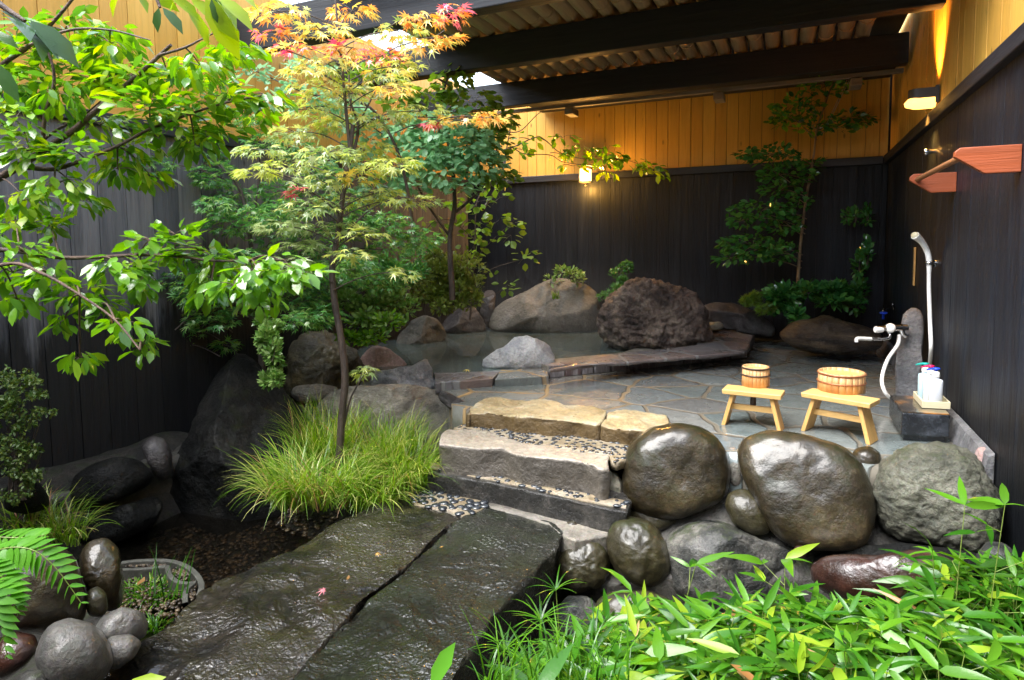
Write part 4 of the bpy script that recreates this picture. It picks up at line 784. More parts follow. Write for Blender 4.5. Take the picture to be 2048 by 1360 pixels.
for (px, py, mt, hd, lab) in ((1848, 797, 'bottleblue', 'teal', 'pale blue pump bottle with a teal head, left in the cream tray'), (1859, 803, 'bottle', 'magenta', 'white pump bottle with a magenta head, in the middle of the cream tray'), (1870, 810, 'bottle', 'blue', 'white pump bottle with a dark blue head, nearest in the cream tray')):
    c_ = onz(px, py, zt_+.014); b_ = empty('pump_bottle', tuple(c_), lab, 'bottle')
    A = Acc(); a = np.linspace(0, 2*math.pi, 20, endpoint=False); V = []
    for zz, sx, sy in ((0, .9, .9), (.004, 1, 1), (.135, 1, 1), (.15, .93, .9), (.157, .5, .5), (.163, .42, .42), (.18, .42, .42)):
        V.append(np.array(c_)+np.outer(np.sign(np.cos(a))*abs(np.cos(a))**.6*.036*sx, dx)+np.outer(np.sign(np.sin(a))*abs(np.sin(a))**.6*.03*sy, dy)+[0, 0, zz])
    V = np.concatenate(V); A.add(V, [np.array([(i*20+j, i*20+(j+1) % 20, (i+1)*20+(j+1) % 20, (i+1)*20+j) for i in range(6) for j in range(20)])]); A.build('body', M[mt], b_)
    A = Acc(); lathe(A, [(0, .2), (.014, .2), (.017, .197), (.019, .18), (.019, .168)], c_, 18); A.build('collar', M['white'], b_)
    A = Acc(); lathe(A, [(0, .222), (.018, .22), (.02, .212), (.006, .205), (.006, .19)], c_, 18); tube(A, [c_+[0, 0, .214], c_+[-.03, -.012, .214], c_+[-.052, -.02, .208]], [.008, .006, .004], 8); A.build('pump_head', M[hd], b_)

# ------------------------------------------------------------------ stools and tubs
def stool(c, ang, L, W, H, lab):
    e_ = empty('bath_stool', c, lab, 'stool', 'wooden bath stools on the terrace'); ca, sa = math.cos(ang), math.sin(ang)
    def Wd(x, y, z): return (c[0]+x*ca-y*sa, c[1]+x*sa+y*ca, z)
    A = Acc(); th = .03; box8(A, [Wd(x*L/2*(.985), y*W/2*.97, H-th) for x, y in ((-1, -1), (1, -1), (1, 1), (-1, 1))]+[Wd(x*L/2, y*W/2, H) for x, y in ((-1, -1), (1, -1), (1, 1), (-1, 1))]); bev(A.build('seat', M['stool'], e_, smooth=False), .005, 3)
    for s_ in (-1, 1):
        A = Acc(); xt, xb = s_*L*.33, s_*L*.475; hw = .012; yw, yb_ = W*.36, W*.40
        box8(A, [Wd(xb+x*hw, y*yb_, 0) for x, y in ((-1, -1), (1, -1), (1, 1), (-1, 1))]+[Wd(xt+x*hw, y*yw, H-th-.001) for x, y in ((-1, -1), (1, -1), (1, 1), (-1, 1))]); bev(A.build('leg', M['stoolz'], e_, smooth=False), .004)
    A = Acc(); xm = L*.40; z0 = H*.42; box8(A, [Wd(x*xm*1.02-0*x, y*.011, z0) for x, y in ((-1, -1), (1, -1), (1, 1), (-1, 1))]+[Wd(x*xm*.985, y*.011, z0+.035) for x, y in ((-1, -1), (1, -1), (1, 1), (-1, 1))]); bev(A.build('stretcher', M['stool'], e_, smooth=False), .003)
    return e_
def frame_from(bl_, br_, fr2, fl2, z):
    P = [onz(*q, z) for q in (bl_, br_, fr2, fl2)]; c = sum(P)/4; a = P[1]-P[0]+P[2]-P[3]; return (c[0], c[1], 0), math.atan2(a[1], a[0]), np.linalg.norm(a)/2
H1, H2 = .232, .24
c1, a1, L1 = frame_from((1452, 766), (1570, 777), (1563, 795), (1446, 781), H1)
stool(c1, a1, L1, .16, H1, 'smaller pale wooden bath stool carrying the small tub')
c2, a2, L2_ = frame_from((1618, 770), (1753, 793), (1747, 812), (1610, 791), H2)
stool(c2, a2, L2_+.005, .17, H2, 'larger pale wooden bath stool carrying the wide tub')
def tub(c, R0, R1, H, hoops, mh, name, lab, cat, wd):
    e_ = empty(name, c, lab, cat); n = 22; A = Acc(); t_ = .011
    for i in range(n):
        a = np.linspace(2*math.pi*i/n+.004, 2*math.pi*(i+1)/n-.004, 4); V = []
        for r, z in ((R0-t_, 0), (R0, 0), (R1, H), (R1-t_, H)): V += [(c[0]+r*math.cos(t), c[1]+r*math.sin(t), c[2]+z) for t in a]
        f = [(k*4+j, k*4+j+1, ((k+1) % 4)*4+j+1, ((k+1) % 4)*4+j) for k in range(4) for j in range(3)]
        A.add(V, [np.array(f), np.array([(0, 4, 8, 12), (3, 15, 11, 7)])])
    A.build('staves', wd, e_)
    A = Acc(); lathe(A, [(0, H-.016), (R1-t_*.8, H-.016)], c, 40); A.build('bottom_board', M['stool'], e_)
    for hz in hoops:
        r = R0+(R1-R0)*hz/H; A = Acc(); a = np.linspace(0, 2*math.pi, 49)[:-1]; k = 6; V = []
        for t in a:
            for b in np.linspace(0, 2*math.pi, k, endpoint=False): V.append((c[0]+(r+.003+.004*math.cos(b))*math.cos(t), c[1]+(r+.003+.004*math.cos(b))*math.sin(t), c[2]+hz+.005*math.sin(b)))
        m_ = len(a); A.add(V, [np.array([(i*k+j, ((i+1) % m_)*k+j, ((i+1) % m_)*k+(j+1) % k, i*k+(j+1) % k) for i in range(m_) for j in range(k)])]); A.build('hoop', mh, e_)
    return e_
q = onz(1511, 771, H1); tub((q[0], q[1], H1+.001), .085, .08, .125, (.072, .117), M['hoop'], 'wooden_scoop', 'small deep wooden tub with dark hoops on the smaller stool', 'tub', M['stave'])
q = onz(1682, 780, H2); tub((q[0], q[1], H2+.001), .132, .128, .115, (.055, .106), M['copper'], 'wash_basin', 'wide shallow wooden wash tub with copper hoops on the larger stool', 'tub', M['stave'])
A = Acc(); q = onz(1516, 790, .02); p = ony(1510, 803, c1[1]); tube(A, [(c1[0]+.0, c1[1]+.02, H1-.032), (c1[0]+.0, c1[1]+.02, H1-.10)], [.017, .018], 12); tag(A.build('scoop_handle', M['hoop']), 'short dark wooden peg hanging under the smaller stool', 'peg')

# ------------------------------------------------------------------ foliage helpers
def T_oval(w=.22, dr=.16):
    V = np.array([(0, 0, 0), (.3, w*.9, .03), (.3, 0, -.015), (.3, -w*.9, .03), (.65, w, -.01), (.65, 0, -.06), (.65, -w, -.01), (1, 0, -dr)]); return V, [np.array([(0, 2, 1), (0, 3, 2), (5, 7, 4), (6, 7, 5)]), np.array([(2, 5, 4, 1), (3, 6, 5, 2)])]
def T_small(w=.26): return np.array([(0, 0, 0), (.5, w, .05), (1, 0, -.05), (.5, -w, .05), (.5, 0, 0)]), [np.array([(0, 4, 1), (4, 2, 1), (0, 3, 4), (3, 2, 4)])]
def T_lance(w=.07, dr=.25):
    xs_ = [0, .15, .4, .7, 1]; ws = [0, w*.85, w, w*.65, 0]; V = [(0, 0, 0)]
    for x, w_ in zip(xs_[1:-1], ws[1:-1]): V += [(x, w_, -dr*x*x+.02), (x, 0, -dr*x*x), (x, -w_, -dr*x*x+.02)]
    V.append((1, 0, -dr)); return np.array(V), [np.array([(0, 2, 1), (0, 3, 2), (8, 10, 7), (9, 10, 8)]), np.array([(2, 5, 4, 1), (3, 6, 5, 2), (5, 8, 7, 4), (6, 9, 8, 5)])]
def T_maple(dr=.3):
    an = [-128, -85, -42, 0, 42, 85, 128]; ln_ = [.42, .72, .95, 1.0, .95, .72, .42]; V = [(0, 0, .03)]
    pts = []
    for i, (a, l_) in enumerate(zip(an, ln_)):
        if i: pts.append((math.radians((an[i-1]+a)/2), .30))
        pts.append((R_(a-7), l_*.55)); pts.append((R_(a), l_)); pts.append((R_(a+7), l_*.55))
    for a, r in pts: V.append((.12+r*math.cos(a), r*math.sin(a), -dr*r*r))
    n_ = len(V); return np.array(V)*[.5, .5, .5]*1.0, [np.array([(0, i, i+1) for i in range(1, n_-1)])]
def leaves(acc, T, P, D, Nn, Sz, mi=0):
    P = np.asarray(P, float); n_ = len(P)
    if n_ == 0: return
    D = nz(D); L = nz(np.cross(Nn, D)); U = np.cross(D, L); V, Fs = T; k = len(V); Sz = np.broadcast_to(Sz, (n_,))
    W = P[:, None, :]+Sz[:, None, None]*(V[None, :, 0:1]*D[:, None]+V[None, :, 1:2]*L[:, None]+V[None, :, 2:3]*U[:, None])
    off = (np.arange(n_)*k)[:, None, None]; mi = np.broadcast_to(mi, (n_,))
    acc.add(W.reshape(-1, 3), [], 0); b0 = acc.n-n_*k
    for f in Fs:
        acc.f.append(((f[None]+off).reshape(-1, f.shape[1])+b0, np.repeat(mi, len(f))))
def rnd(n_, s=1.): return RNG.normal(0, s, (n_, 3))
def pad(n_, cx, cy, rx, ry, d_, dd=.15, shell=0.):
    a = RNG.uniform(0, 2*math.pi, n_); r = np.sqrt(RNG.uniform(shell, 1, n_)); z = RNG.uniform(-1, 1, n_)*np.sqrt(np.clip(1-r*r*.7, 0, 1))
    px = cx+rx*r*np.cos(a); py = cy+ry*r*np.sin(a); dpt = d_+dd*z
    return np.array([dep(x, y, q_) for x, y, q_ in zip(px, py, dpt)])
def pxpath(pts, d0, d1=None): 
    d1 = d0 if d1 is None else d1; t = np.linspace(0, 1, len(pts)); return np.array([dep(x, y, d0+(d1-d0)*q_) for (x, y), q_ in zip(pts, t)])
def twig(acc, a, b, r0, r1, sag=.1, n_=5):
    a, b = np.asarray(a), np.asarray(b); t = np.linspace(0, 1, n_)[:, None]; L = np.linalg.norm(b-a); P = a+(b-a)*t+np.array([0, 0, 1])*(np.sin(t*math.pi)*L*sag); tube(acc, P, [r0, r1], 4, cap=False)
def plant(name, label, cat, loc, stems, pads, T, size, mats, droop=.5, flat=.35, bark='bark', sub=7, upn=1., crown='crown', stem='trunk', group=None, twr=.003, spread=.5):
    """stems: (pixel path, depth0, depth1, r0, r1); pads: (cx, cy, rx, ry, depth, n, slots, anchor or None)"""
    e_ = empty(name, loc, label, cat, group); A = Acc()
    for pts, d0, d1, r0, r1 in stems: tube(A, smooth_path(pxpath(pts, d0, d1), 6), [r0, r1], 8, jit=.06)
    Lf = Acc()
    for (cx, cy, rx, ry, d_, n_, slots, anc) in pads:
        P = pad(n_, cx, cy, rx, ry, d_, max(.08, rx/1250*d_*.8)); c = dep(cx, cy, d_)
        src = dep(*anc) if anc is not None else c
        D = (P-c)*[1, 1, .3]; D = nz(D+1e-4)+nz(c-src+1e-5)*spread+rnd(n_, .45); D[:, 2] -= droop
        Nn = np.array([0, 0, upn])+rnd(n_, flat)
        mi = np.array([slots[i] for i in RNG.integers(0, len(slots), n_)])
        leaves(Lf, T, P, D, Nn, size*RNG.uniform(.7, 1.2, n_), mi)
        if anc is not None: twig(A, src, c, twr*1.6, twr, .08, 7)
        for k in RNG.integers(0, n_, min(sub, n_)): twig(A, c+(P[k]-c)*.05, P[k], twr*.7, twr*.35)
    if A.n: A.build(stem, M[bark], e_)
    Lf.build(crown, [M[m_] for m_ in mats], e_, smooth=True)
    return e_
def blades(acc, B, az_, L, th0, th1, wd, mi=0, seg=6):
    n_ = len(B); az_ = np.broadcast_to(az_, (n_,)); L = np.broadcast_to(L, (n_,)); th0 = np.broadcast_to(th0, (n_,)); th1 = np.broadcast_to(th1, (n_,)); wd = np.broadcast_to(wd, (n_,))
    h = np.stack([np.cos(az_), np.sin(az_), 0*az_], -1); sd = np.stack([-np.sin(az_), np.cos(az_), 0*az_], -1); P = np.array(B, float); rows = []
    for s_ in range(seg+1):
        t = s_/seg; w_ = wd*(1-t**1.6)*.5+.0003; rows += [P+sd*w_[:, None], P-sd*w_[:, None]]
        th = th0+(th1-th0)*t; P = P+(L/seg)[:, None]*(h*np.sin(th)[:, None]+np.array([0, 0, 1])*np.cos(th)[:, None])
    V = np.stack(rows, 1).reshape(-1, 3); k = 2*(seg+1)
    f = np.array([(2*i, 2*i+1, 2*i+3, 2*i+2) for i in range(seg)]); b0 = acc.n; acc.add(V, [], 0)
    acc.f.append(((f[None]+(np.arange(n_)*k)[:, None, None]).reshape(-1, 4)+b0, np.repeat(np.broadcast_to(mi, (n_,)), seg)))
MAP, OV, SM = T_maple(), T_oval(), T_small()

# ------------------------------------------------------------------ autumn maple in the sedge
def tx(path, y):
    p_ = sorted(path, key=lambda q: q[1]); return float(np.interp(y, [q[1] for q in p_], [q[0] for q in p_]))
mt = [(677, 940), (680, 900), (684, 830), (690, 760), (684, 690), (672, 620), (665, 560), (666, 520), (676, 470), (682, 420), (690, 360), (700, 300), (706, 250)]
stems = [(mt, 3.95, 3.9, .026, .014), ([(700, 300), (692, 220), (684, 130), (676, 60), (668, -40)], 3.9, 3.8, .012, .005),
         ([(690, 350), (708, 300), (716, 250), (700, 200), (698, 150)], 3.9, 4.0, .012, .006), ([(716, 250), (760, 170), (820, 110), (890, 60)], 4.0, 4.0, .006, .003),
         ([(684, 110), (640, 60), (600, 10), (580, -30)], 3.8, 3.7, .005, .002), ([(690, 165), (640, 130), (585, 105), (530, 92)], 3.8, 3.7, .005, .002),
         ([(712, 250), (800, 235), (880, 235), (980, 238)], 4.0, 4.1, .006, .002), ([(682, 430), (640, 395), (590, 365), (540, 345)], 3.9, 3.7, .006, .002),
         ([(688, 470), (740, 420), (800, 395), (850, 405)], 3.9, 3.8, .006, .002), ([(688, 850), (700, 800), (718, 765), (728, 750)], 3.95, 3.9, .008, .003)]
R, O, Y, YG, GR = 0, 1, 2, 3, 4
mp = [(555, 22, 60, 26, [Y, YG, O, Y]), (545, 64, 38, 18, [R, O]), (590, 96, 52, 22, [R, O, Y]), (640, 58, 60, 25, [Y, YG, Y]), (705, 22, 48, 26, [O, Y]), (705, 95, 55, 26, [R, O, Y, O]), (655, 128, 60, 24, [GR, Y, YG]),
      (605, 142, 40, 16, [YG, Y]), (765, 112, 50, 26, [R, O, Y]), (800, 62, 50, 28, [YG, GR, Y]), (850, 38, 45, 22, [O, Y]), (905, 28, 32, 28, [R, R, O]), (850, 86, 50, 20, [Y, O, YG]), (895, 76, 34, 15, [O, Y]),
      (770, 152, 55, 24, [GR, Y, YG]), (640, 172, 65, 26, [Y, YG, YG]), (705, 186, 60, 24, [Y, YG, GR]), (800, 132, 45, 20, [Y, YG]), (792, 176, 38, 16, [Y, Y, O]), (620, 216, 62, 26, [YG, GR, Y]), (590, 264, 58, 25, [GR, YG, GR]),
      (682, 245, 60, 26, [YG, Y, YG, O]), (760, 236, 60, 24, [YG, GR, YG]), (842, 222, 58, 20, [Y, O, YG]), (920, 240, 58, 18, [O, Y, YG]), (968, 236, 36, 14, [O, Y]), (862, 248, 18, 9, [R]), (520, 300, 55, 16, [GR, YG, GR]),
      (520, 344, 48, 14, [Y, YG]), (575, 330, 60, 20, [YG, GR, Y]), (650, 308, 60, 26, [YG, GR, Y, O]), (730, 300, 60, 28, [YG, Y, YG]), (598, 382, 28, 11, [R, R, O]), (640, 360, 55, 22, [GR, YG, O]), (782, 330, 58, 22, [YG, Y]),
      (722, 352, 48, 20, [YG, Y]), (620, 412, 62, 20, [GR, GR, YG]), (702, 402, 62, 20, [GR, YG]), (820, 400, 58, 16, [GR, YG, YG]), (770, 384, 42, 14, [GR, YG]), (640, 455, 62, 18, [GR]), (560, 452, 45, 18, [GR]),
      (722, 466, 48, 14, [YG, GR, Y]), (610, 492, 48, 16, [GR]), (588, 530, 44, 22, [GR]), (700, 508, 44, 16, [YG, GR]), (805, 545, 28, 16, [Y, GR]), (728, 742, 24, 16, [GR, GR, YG])]
pads = []
for cx, cy, rx, ry, sl_ in mp:
    d_ = 3.9+random.uniform(-.25, .2); n_ = int(rx*ry/1500*(66 if cy > 240 else 46))+8; ya = min(max(cy+35, -20), 900)
    sl_ = [{O: GR, Y: YG}.get(c_, c_) if (cy > 185 and cx < 860 and random.random() < .85) else c_ for c_ in sl_]; anc = (tx(mt if ya > 260 else [(706, 250), (684, 130), (668, -40)], ya), ya, 3.9)
    if cy > 700: anc = (718, 765, 3.9)
    if abs(anc[0]-cx) > 140: anc = (cx+(anc[0]-cx)*.45, cy+18, 3.92)
    pads.append((cx, cy, rx, ry*.72, d_, n_, sl_, anc))
base = dep(680, 940, 3.95)
plant('maple_tree', 'slender young maple with red, orange and yellow leaves, rising out of the large sedge clump', 'tree', tuple(base), stems, pads, MAP, .112, ['l_red', 'l_or', 'l_ye', 'l_yg', 'l_gr'], droop=.5, flat=.22, sub=6, twr=.0028)

# ------------------------------------------------------------------ sedge clumps
def sedge(name, lab, n_, c_, rad, z, Lr, mats, loc, seed=0, up=.25):
    B = []; 
    for i in range(n_):
        a = random.uniform(0, 6.283); r = math.sqrt(random.random()); q = onz(c_[0]+rad[0]*r*math.cos(a), c_[1]+rad[1]*r*math.sin(a), z); B.append((q[0], q[1], q[2]-.02))
    B = np.array(B); cen = onz(*c_, z); out = np.arctan2(B[:, 1]-cen[1], B[:, 0]-cen[0]); az_ = out+RNG.normal(0, .9, n_)
    A = Acc(); mi = RNG.choice(len(mats), n_, p=[.62, .32, .06][:len(mats)] if len(mats) == 3 else None)
    blades(A, B, az_, RNG.uniform(*Lr, n_), RNG.uniform(.0, .5, n_)+up*.4, RNG.uniform(1.0, 2.2, n_), RNG.uniform(.005, .009, n_), mi, 7)
    o = A.build(name, [M[m_] for m_ in mats], smooth=True, origin=loc); return o
def merge_sedge(name, lab, cat, clumps, mats, group=None):
    A = Acc()
    for n_, c_, rad, z, Lr, u in clumps:
        B = []
        for i in range(n_):
            a = random.uniform(0, 6.283); r = math.sqrt(random.random()); q = onz(c_[0]+rad[0]*r*math.cos(a), c_[1]+rad[1]*r*math.sin(a), z); B.append((q[0], q[1], q[2]-.02))
        B = np.array(B); cen = onz(*c_, z); az_ = np.arctan2(B[:, 1]-cen[1], B[:, 0]-cen[0])+RNG.normal(0, .8, n_)
        mi = RNG.choice(3, n_, p=[.76, .20, .04])
        blades(A, B, az_, RNG.uniform(*Lr, n_), RNG.uniform(.0, .6, n_)*u, RNG.uniform(1.0, 2.7, n_)*u, RNG.uniform(.005, .0095, n_), mi, 7)
    return tag(A.build(name, [M[m_] for m_ in mats], smooth=True), lab, cat, group)
SG = ['l_sedge', 'l_sedgey', 'l_dry']
merge_sedge('sedge_clump', 'large yellow-green sedge clump spilling over the far end of the left bridge slab', 'grass clump',
    [(520, (650, 905), (60, 36), -.30, (.30, .46), .65), (520, (760, 915), (70, 40), -.31, (.28, .44), .8), (520, (815, 945), (45, 40), -.33, (.24, .42), .95), (520, (640, 990), (80, 28), -.36, (.30, .48), .95), (480, (740, 995), (60, 26), -.38, (.22, .40), 1.), (260, (580, 1000), (40, 22), -.38, (.30, .50), 1.05)], SG)
merge_sedge('sedge_clump', 'pale-edged sedge clump behind the large dark brown stone at the left edge', 'grass clump',
    [(260, (60, 1060), (90, 28), -.38, (.18, .32), .9), (90, (140, 1072), (34, 15), -.40, (.15, .26), 1.)], SG)
merge_sedge('sedge_clump', 'dark green sedge tuft below the mossy shrub at the left edge', 'grass clump', [(140, (10, 930), (60, 20), -.25, (.18, .3), .8)], SG)
merge_sedge('grass_tuft', 'small tuft of bright grass inside the planter edging', 'grass', [(330, (300, 1190), (50, 22), -.6, (.06, .13), 1.1), (60, (310, 1250), (25, 12), -.6, (.05, .1), 1.)], ['l_bam', 'l_sedge', 'l_dry'])
A = Acc()
B = np.array([onz(300+i*9, 1196+random.uniform(-6, 6), -.56) for i in range(9)]); blades(A, B, RNG.uniform(1.2, 3.2, 9), RNG.uniform(.16, .26, 9), RNG.uniform(.1, .6, 9), RNG.uniform(.5, .9, 9), .008, 0, 7)
tag(A.build('grass_tuft', M['l_bam']), 'few long green blades leaning over the curved planter edging', 'grass')
# mossy mound plants by the left wall
e_ = empty('moss_shrub', tuple(onx(50, 950, -3.95)), 'fine-leaved mossy green shrub against the weathered wall at the left edge', 'shrub')
L_ = Acc()
for cx, cy, rx, ry, n_ in [(random.gauss(30, 28), random.uniform(745, 1000), random.uniform(8, 20), random.uniform(6, 16), 60) for _ in range(60)]:
    P = pad(n_, cx, cy, rx, ry, 3.2, .15); D = rnd(n_, 1); D[:, 2] -= .2; leaves(L_, SM, P, D, np.array([0, 0, 1])+rnd(n_, .5), .022*RNG.uniform(.7, 1.3, n_))
L_.build('crown', M['l_moss'], e_)
A = Acc()
for i in range(14): tube(A, [dep(30+random.uniform(-20, 30), 1000, 3.2), dep(30+random.uniform(-30, 60), 860+random.uniform(-60, 60), 3.2)], [.005, .002], 5)
A.build('stem', M['bark'], e_)

# ------------------------------------------------------------------ near tree reaching in from the left
st_ = [([(-260, 1500), (-250, 1000), (-230, 600), (-200, 480)], 2.3, 2.2, .06, .04),
       ([(-220, 520), (-60, 385), (0, 355), (50, 325), (95, 295), (150, 258), (210, 205), (270, 155), (320, 110), (342, 90)], 2.2, 2.0, .016, .005),
       ([(-210, 480), (-40, 335), (0, 318), (60, 298), (110, 262), (165, 232), (230, 180)], 2.3, 2.25, .010, .003),
       ([(55, 335), (110, 338), (170, 318), (235, 292), (300, 258), (380, 228), (450, 206), (530, 190)], 2.1, 2.1, .008, .003),
       ([(85, 296), (90, 230), (108, 165), (98, 110), (60, 70)], 2.1, 2.0, .007, .003), ([(320, 110), (370, 95), (400, 80), (440, 60)], 2.0, 2.0, .005, .002),
       ([(-220, 560), (-30, 505), (40, 503), (120, 515), (200, 514), (280, 510), (350, 512), (430, 522), (500, 520)], 2.0, 2.0, .009, .003),
       ([(-220, 600), (0, 530), (80, 545), (160, 590), (230, 640), (280, 700)], 1.8, 1.7, .006, .002),
       ([(-200, 470), (-40, 180), (60, 90), (110, 40), (160, -20)], 2.2, 2.1, .011, .004), ([(60, 90), (140, 60), (220, 60), (300, 80)], 2.1, 2.0, .006, .002)]
N_, LM = 0, 1
def bp(cx, cy, rx, ry, d_, n_, s_=[0], anc=None): return (cx, cy, rx, ry, d_, n_, s_, anc)
up_ = [(50, 95, 70, 55), (130, 60, 80, 42), (220, 85, 65, 40), (180, 155, 62, 40), (110, 185, 60, 35), (255, 150, 70, 34), (335, 150, 60, 34), (400, 130, 60, 30), (300, 208, 80, 28), (380, 218, 80, 26), (460, 200, 60, 20), (535, 192, 50, 15),
       (345, 256, 80, 20), (430, 262, 60, 16), (200, 250, 70, 24), (145, 300, 60, 24), (260, 300, 60, 22), (235, 338, 55, 18), (300, 352, 40, 15), (110, 370, 60, 22), (60, 300, 50, 28), (30, 240, 45, 32), (50, 400, 45, 18), (95, 445, 24, 22), (20, 170, 45, 40), (470, 100, 50, 22), (440, 170, 60, 20), (500, 228, 50, 14), (390, 290, 50, 16), (30, 440, 40, 18), (170, 400, 40, 16)]
lo_ = [(50, 500, 50, 18), (25, 545, 45, 24), (95, 548, 48, 20), (150, 580, 55, 22), (200, 612, 48, 20), (248, 650, 36, 20), (285, 695, 28, 20), (35, 600, 30, 18), (240, 530, 55, 22), (285, 562, 30, 22), (335, 515, 55, 18), (400, 500, 60, 18), (460, 525, 55, 18),
       (420, 555, 40, 14), (515, 545, 50, 18), (130, 640, 26, 20), (350, 468, 45, 16), (300, 480, 40, 14), (160, 715, 32, 14), (560, 520, 40, 14), (470, 570, 50, 18), (560, 560, 50, 18), (600, 545, 40, 14), (520, 600, 40, 14), (420, 590, 36, 14)]
pads = []
def nearanc(cx, cy, P_):
    best = min(P_, key=lambda q: math.hypot(q[0]-cx, (q[1]-cy)*1.2)+(0 if q[0] <= cx+30 else 200)); return best
allp = [(x, y, d0+(d1-d0)*i/(len(pp)-1)) for pp, d0, d1, _, _ in st_[1:] for i, (x, y) in enumerate(pp) if x > -60]
for (cx, cy, rx, ry) in up_: pads.append((cx, cy, rx, ry, 2.15+random.uniform(-.15, .15), int(rx*ry/1500*54)+12, [0, 0, 0, 1], nearanc(cx, cy, allp)))
for (cx, cy, rx, ry) in lo_: pads.append((cx, cy, rx, ry, 1.95+random.uniform(-.15, .1), int(rx*ry/1500*48)+10, [0], nearanc(cx, cy, allp)))
plant('garden_tree', 'leafy tree with oval fresh green leaves reaching in from the left edge on arching branches', 'tree', tuple(dep(-260, 1500, 2.3)), st_, pads, T_oval(.22, .14), .058, ['l_near', 'l_bright'], droop=.45, flat=.35, bark='bark2', sub=7, twr=.002, spread=.9)
# large-leaved tree at the top
e_ = empty('large_leaved_tree', tuple(dep(200, -300, 1.3)), 'branch of very large leaves hanging into the top left, bright lime ones to the right', 'tree')
BL = Acc(); OVL = T_oval(.19, .2)
def one(P0, P1, mi, T=OVL):
    a, b = dep(*P0), dep(*P1); leaves(BL, T, [a], [b-a], [nz(np.array([0, -.6, 1])+rnd(1, .3)[0])], [np.linalg.norm(b-a)], mi)
for a, b, m_ in (((0, 20, 1.3), (55, 45, 1.3), 0), ((50, 45, 1.3), (100, 112, 1.28), 0), ((55, 42, 1.3), (125, 105, 1.3), 0), ((60, 40, 1.3), (158, 122, 1.32), 0), ((45, 45, 1.3), (25, 75, 1.3), 0), ((0, 130, 1.3), (30, 200, 1.3), 0), ((5, 30, 1.3), (70, 60, 1.25), 0), ((-30, 60, 1.3), (35, 85, 1.3), 0),
                ((318, 15, 1.3), (310, 62, 1.3), 0), ((325, 15, 1.3), (368, 60, 1.3), 0), ((425, -10, 1.3), (445, 55, 1.3), 0), ((430, -5, 1.3), (482, 50, 1.3), 1), ((435, -8, 1.3), (510, 48, 1.3), 1), ((420, -5, 1.3), (465, 80, 1.3), 1), ((410, -5, 1.3), (480, 112, 1.32), 1), ((380, -5, 1.35), (440, 40, 1.35), 1), ((340, -10, 1.35), (400, 30, 1.35), 1), ((370, 10, 1.35), (430, 90, 1.4), 1),
                ((390, 30, 1.4), (420, 80, 1.4), 1), ((350, 0, 1.35), (330, 40, 1.35), 1), ((270, -20, 1.35), (300, 20, 1.35), 1), ((440, 40, 1.4), (410, 70, 1.4), 1), ((460, -20, 1.35), (520, 10, 1.35), 1), ((300, -30, 1.4), (350, 20, 1.4), 1), ((240, -20, 1.4), (215, 30, 1.4), 1)): one(a, b, m_)
BL.build('crown', [M['l_mag'], M['l_bright']], e_)
A = Acc(); tube(A, smooth_path(pxpath([(-100, -200), (-60, -60), (-10, 0), (50, 42)], 1.3), 5), [.012, .004], 8); tube(A, smooth_path(pxpath([(-100, -200), (120, -120), (300, -40), (430, -8)], 1.35), 5), [.012, .004], 8); tube(A, pxpath([(300, -40), (320, 15)], 1.3), [.005, .003], 6); A.build('branch', M['bark2'], e_)

# ------------------------------------------------------------------ dark green maple, climbers and shrubs along the left wall
gm = [(390, 318, 65, 28), (430, 350, 55, 25), (360, 335, 50, 18), (480, 398, 62, 25), (530, 430, 60, 25), (465, 450, 52, 22), (555, 470, 60, 25), (360, 655, 60, 22), (420, 640, 55, 22), (460, 600, 58, 25), (400, 590, 55, 24), (365, 560, 50, 22), (520, 572, 60, 26), (590, 592, 60, 26), (640, 632, 50, 22),
      (600, 642, 45, 18), (470, 520, 60, 26), (430, 556, 50, 22), (540, 520, 60, 25), (352, 688, 28, 9), (620, 550, 50, 25), (500, 250, 30, 18), (525, 285, 40, 14), (640, 500, 50, 25), (580, 420, 50, 24), (430, 410, 40, 18), (730, 440, 45, 20), (770, 500, 50, 22), (690, 460, 50, 22), (395, 520, 40, 18), (700, 540, 60, 28), (780, 450, 50, 24), (840, 480, 45, 22), (620, 600, 55, 25), (680, 400, 50, 24), (560, 380, 50, 22), (600, 300, 45, 20), (760, 560, 50, 24), (300, 330, 50, 18), (450, 690, 30, 12), (650, 350, 50, 24)]
pads = [(cx, cy, rx, ry, 4.7+random.uniform(-.3, .3), int(rx*ry/1500*150)+20, [0, 0, 1], (min(max(cx+(510-cx)*.5, 440), 600), cy+25, 4.8)) for cx, cy, rx, ry in gm]
plant('green_maple', 'dark green maple with layered star-shaped leaves in front of the weathered wall', 'tree', tuple(dep(520, 830, 4.8)), [([(520, 830), (524, 740), (520, 650), (505, 560), (500, 470), (480, 380), (440, 330)], 4.8, 4.8, .035, .008), ([(510, 580), (560, 540), (620, 520), (700, 470)], 4.8, 4.8, .014, .005), ([(515, 640), (460, 620), (400, 620), (350, 660)], 4.8, 4.6, .012, .004), ([(500, 480), (520, 330), (500, 250)], 4.8, 4.8, .01, .004)], pads, MAP, .10, ['l_dark', 'l_fresh'], droop=.35, flat=.3, sub=4)
pads = [(cx, cy, rx, ry, 4.5, int(rx*ry/600*46)+10, [0], None) for cx, cy, rx, ry in ((475, 122, 34, 9), (510, 140, 34, 12), (550, 160, 36, 14), (590, 178, 36, 14), (640, 192, 36, 12), (600, 128, 32, 9), (640, 142, 28, 9), (560, 222, 30, 8), (610, 216, 40, 9), (650, 212, 34, 9), (680, 205, 30, 14))]
